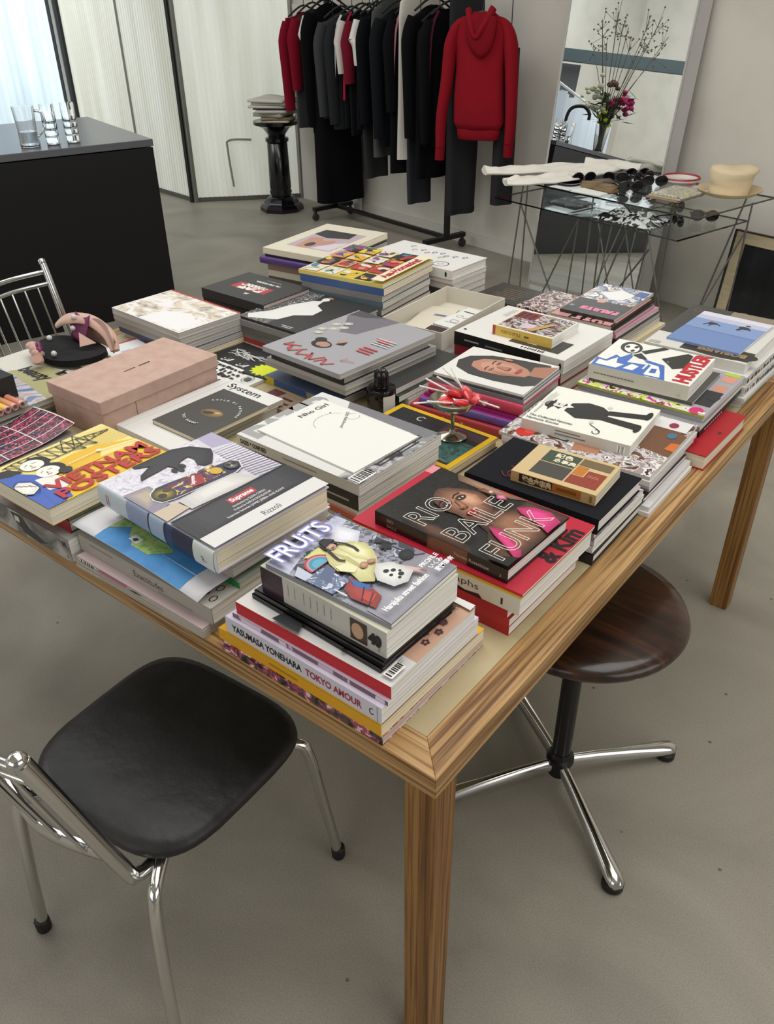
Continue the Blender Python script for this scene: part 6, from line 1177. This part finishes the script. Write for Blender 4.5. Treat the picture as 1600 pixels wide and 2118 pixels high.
for k in range(5):
    cc = ['#d9a020', '#ecc83a', '#e8c24a', '#d89a72', '#d88f78'][k]
    lb = 'pink-ringed rolled sweet in the clear tray, %s from the left' % ['first', 'second', 'third', 'fourth', 'fifth'][k]
    t = thing('rolled_sweet', lb, 'sweet', (-1.418, .215-.038+.019*k, zbe+.0025), math.radians(2), 'rolled sweets in the clear tray')
    def cyl(R_, x0, x1, R2): return [[(x, R_*math.cos(2*PI*j/16), .0085+R_*math.sin(2*PI*j/16)) for j in range(16)] for x, R_ in ((x0, R_), (x1, R_), (x1, R2), (x0, R2))]
    MB().rings(cyl(.0082, -.032, .0325, .0055), cap=False, closed=True).build('roll', pm('#e3b3a6', .6), t)
    MB().rings(cyl(.0084, -.033, .024, .0082), cap=False, closed=True).build('wrap', pm(cc, .45), t)
# grid-photo magazine curling up, with a plain book below
st = St((-1.29, .14), .20, .26)
st.add('grey plain book under the curled photo-grid magazine at the left', .03, '#8b857c', c=(-1.29, .135), sx=.205, sy=.27, th=1, pg='g')
gz = thing('photo_grid_magazine', 'thin magazine printed with a red and dark photo grid, corner curling up', 'magazine', (-1.285, .145, st.z), math.radians(3))
def gzf(u, v, h=0): x = -.078+.156*u; y = -.13+.26*v; return (x, y, .004+h+.016*max(0, v-.55)**2*5+.004*math.sin(u*PI))
MB().grid(lambda u, v: gzf(u, v), 14, 20).build('sheet', nm('print_grid', ['#16161a', '#7a2036', '#22242c', '#c04468', '#2c2e36', '#1e2440', '#d07a92'], 55, rough=.3, detail=2, const=True), gz, smooth=60, solid=.0015)
m = MB()
for u in (0, .2, .4, .6, .8, 1): 
    q = [gzf(min(1, max(0, u+d)), v/20, .0014) for v in range(21) for d in (-.008, .008)]; m.add(q, [(2*i, 2*i+1, 2*i+3, 2*i+2) for i in range(20)])
for v in (0, .33, .66, .995):
    q = [gzf(u/14, min(1, max(0, v+d)), .0016) for u in range(15) for d in (-.006, .006)]; m.add(q, [(2*i, 2*i+1, 2*i+3, 2*i+2) for i in range(14)])
m.build('white_grid_lines', pm('#dcd9d8', .4), gz, smooth=0)
# white envelope sheet
sheet('white printed receipt sheet beside the pale painted book', -1.565, .69, .7562, -8, .135, .12, .006, '#d9dadd', lambda c: [c.rect('#9aa0b4', .2, .15, .3, .3)]+[c.rect('#aab0c4', .42+.13*k, .3, .5+.13*k, .55) for k in range(4)], name='receipt', cat='paper')
sheet('red-edged booklet under the white receipt sheet', -1.58, .705, .7502, -4, .15, .13, .0055, '#b53f4a', None, name='booklet', cat='booklet')
# sandal with satin straps
sd_ = thing('satin_sandal', 'black sandal with pink and purple satin straps and pearl studs', 'sandal', (-1.565, .515, zbe+.001), math.radians(4))
SOLE = pm('#07080a', .75, 0, .3); SAT = pm('#c19a8a', .4, 0, .5, sheen=.3); PUR = pm('#6b1f4c', .4); PEARL = pm('#c9c6c2', .15, 0, .7)
def ov(rx, ry, z, k=.15): return [(rx*math.cos(2*PI*j/30), ry*math.sin(2*PI*j/30)*(1-k*math.cos(2*PI*j/30)), z+.012*math.cos(2*PI*j/30)**2) for j in range(30)]
MB().rings([ov(.105, .07, 0), ov(.115, .078, .006), ov(.113, .076, .02), ov(.09, .06, .018), ov(.03, .02, .012)]).build('insole', SOLE, sd_, smooth=60)
MB().grid(lambda u, v: (-.07+.17*u, .055+.028*math.sin(PI*u)+.010*v, .015+.055*math.sin(PI*v)*math.sin(PI*(.15+.7*u))+.025*v), 14, 8).build('back_strap', SAT, sd_, smooth=60, solid=.004)
MB().tube([(.10, .06, .02), (.05, .085, .05), (-.02, .085, .075), (-.08, .06, .075), (-.11, .04, .055)], .016, 12, rs=[.012, .018, .02, .022, .012], flat=.45).build('satin_band', SAT, sd_, smooth=60)
MB().grid(lambda u, v: (-.06+.06*u, .075-.03*v, .095-.06*v-.012*math.sin(PI*u)), 6, 6).build('purple_lining', PUR, sd_, smooth=60, solid=.003)
def tw(i, n=18):
    t = i/n; return (-.112+.10*t+.02*math.sin(t*PI), -.05-.055*t, .022+.012*math.sin(t*PI)+.006*math.sin(t*20))
mb = MB(); mb.tube([tw(i) for i in range(19)], .015, 10, rs=[.010+.007*abs(math.sin(i*1.1)) for i in range(19)], flat=.7, sub=2); mb.build('twisted_strap', SAT, sd_, smooth=60)
mb = MB(); mb.tube([tuple(Vector(tw(i))+Vector((.004, .006, .008))) for i in range(4, 15)], .008, 8, rs=[.004+.006*abs(math.sin(i*1.3)) for i in range(11)], sub=2); mb.build('purple_fold', PUR, sd_, smooth=60)
MB().add([(.0, .03, .06), (.045, .045, .035), (.02, .01, .03)], [(0, 1, 2)]).build('strap_tip', SAT, sd_, smooth=0, solid=.004)
for x, y, z in [(-.055, .052, .055), (-.05, .06, .085), (-.095, -.0, .035), (-.005, -.055, .028)]: MB().ball((x, y, z), .008, .008, .008, 7).build('pearl_stud', PEARL, sd_)
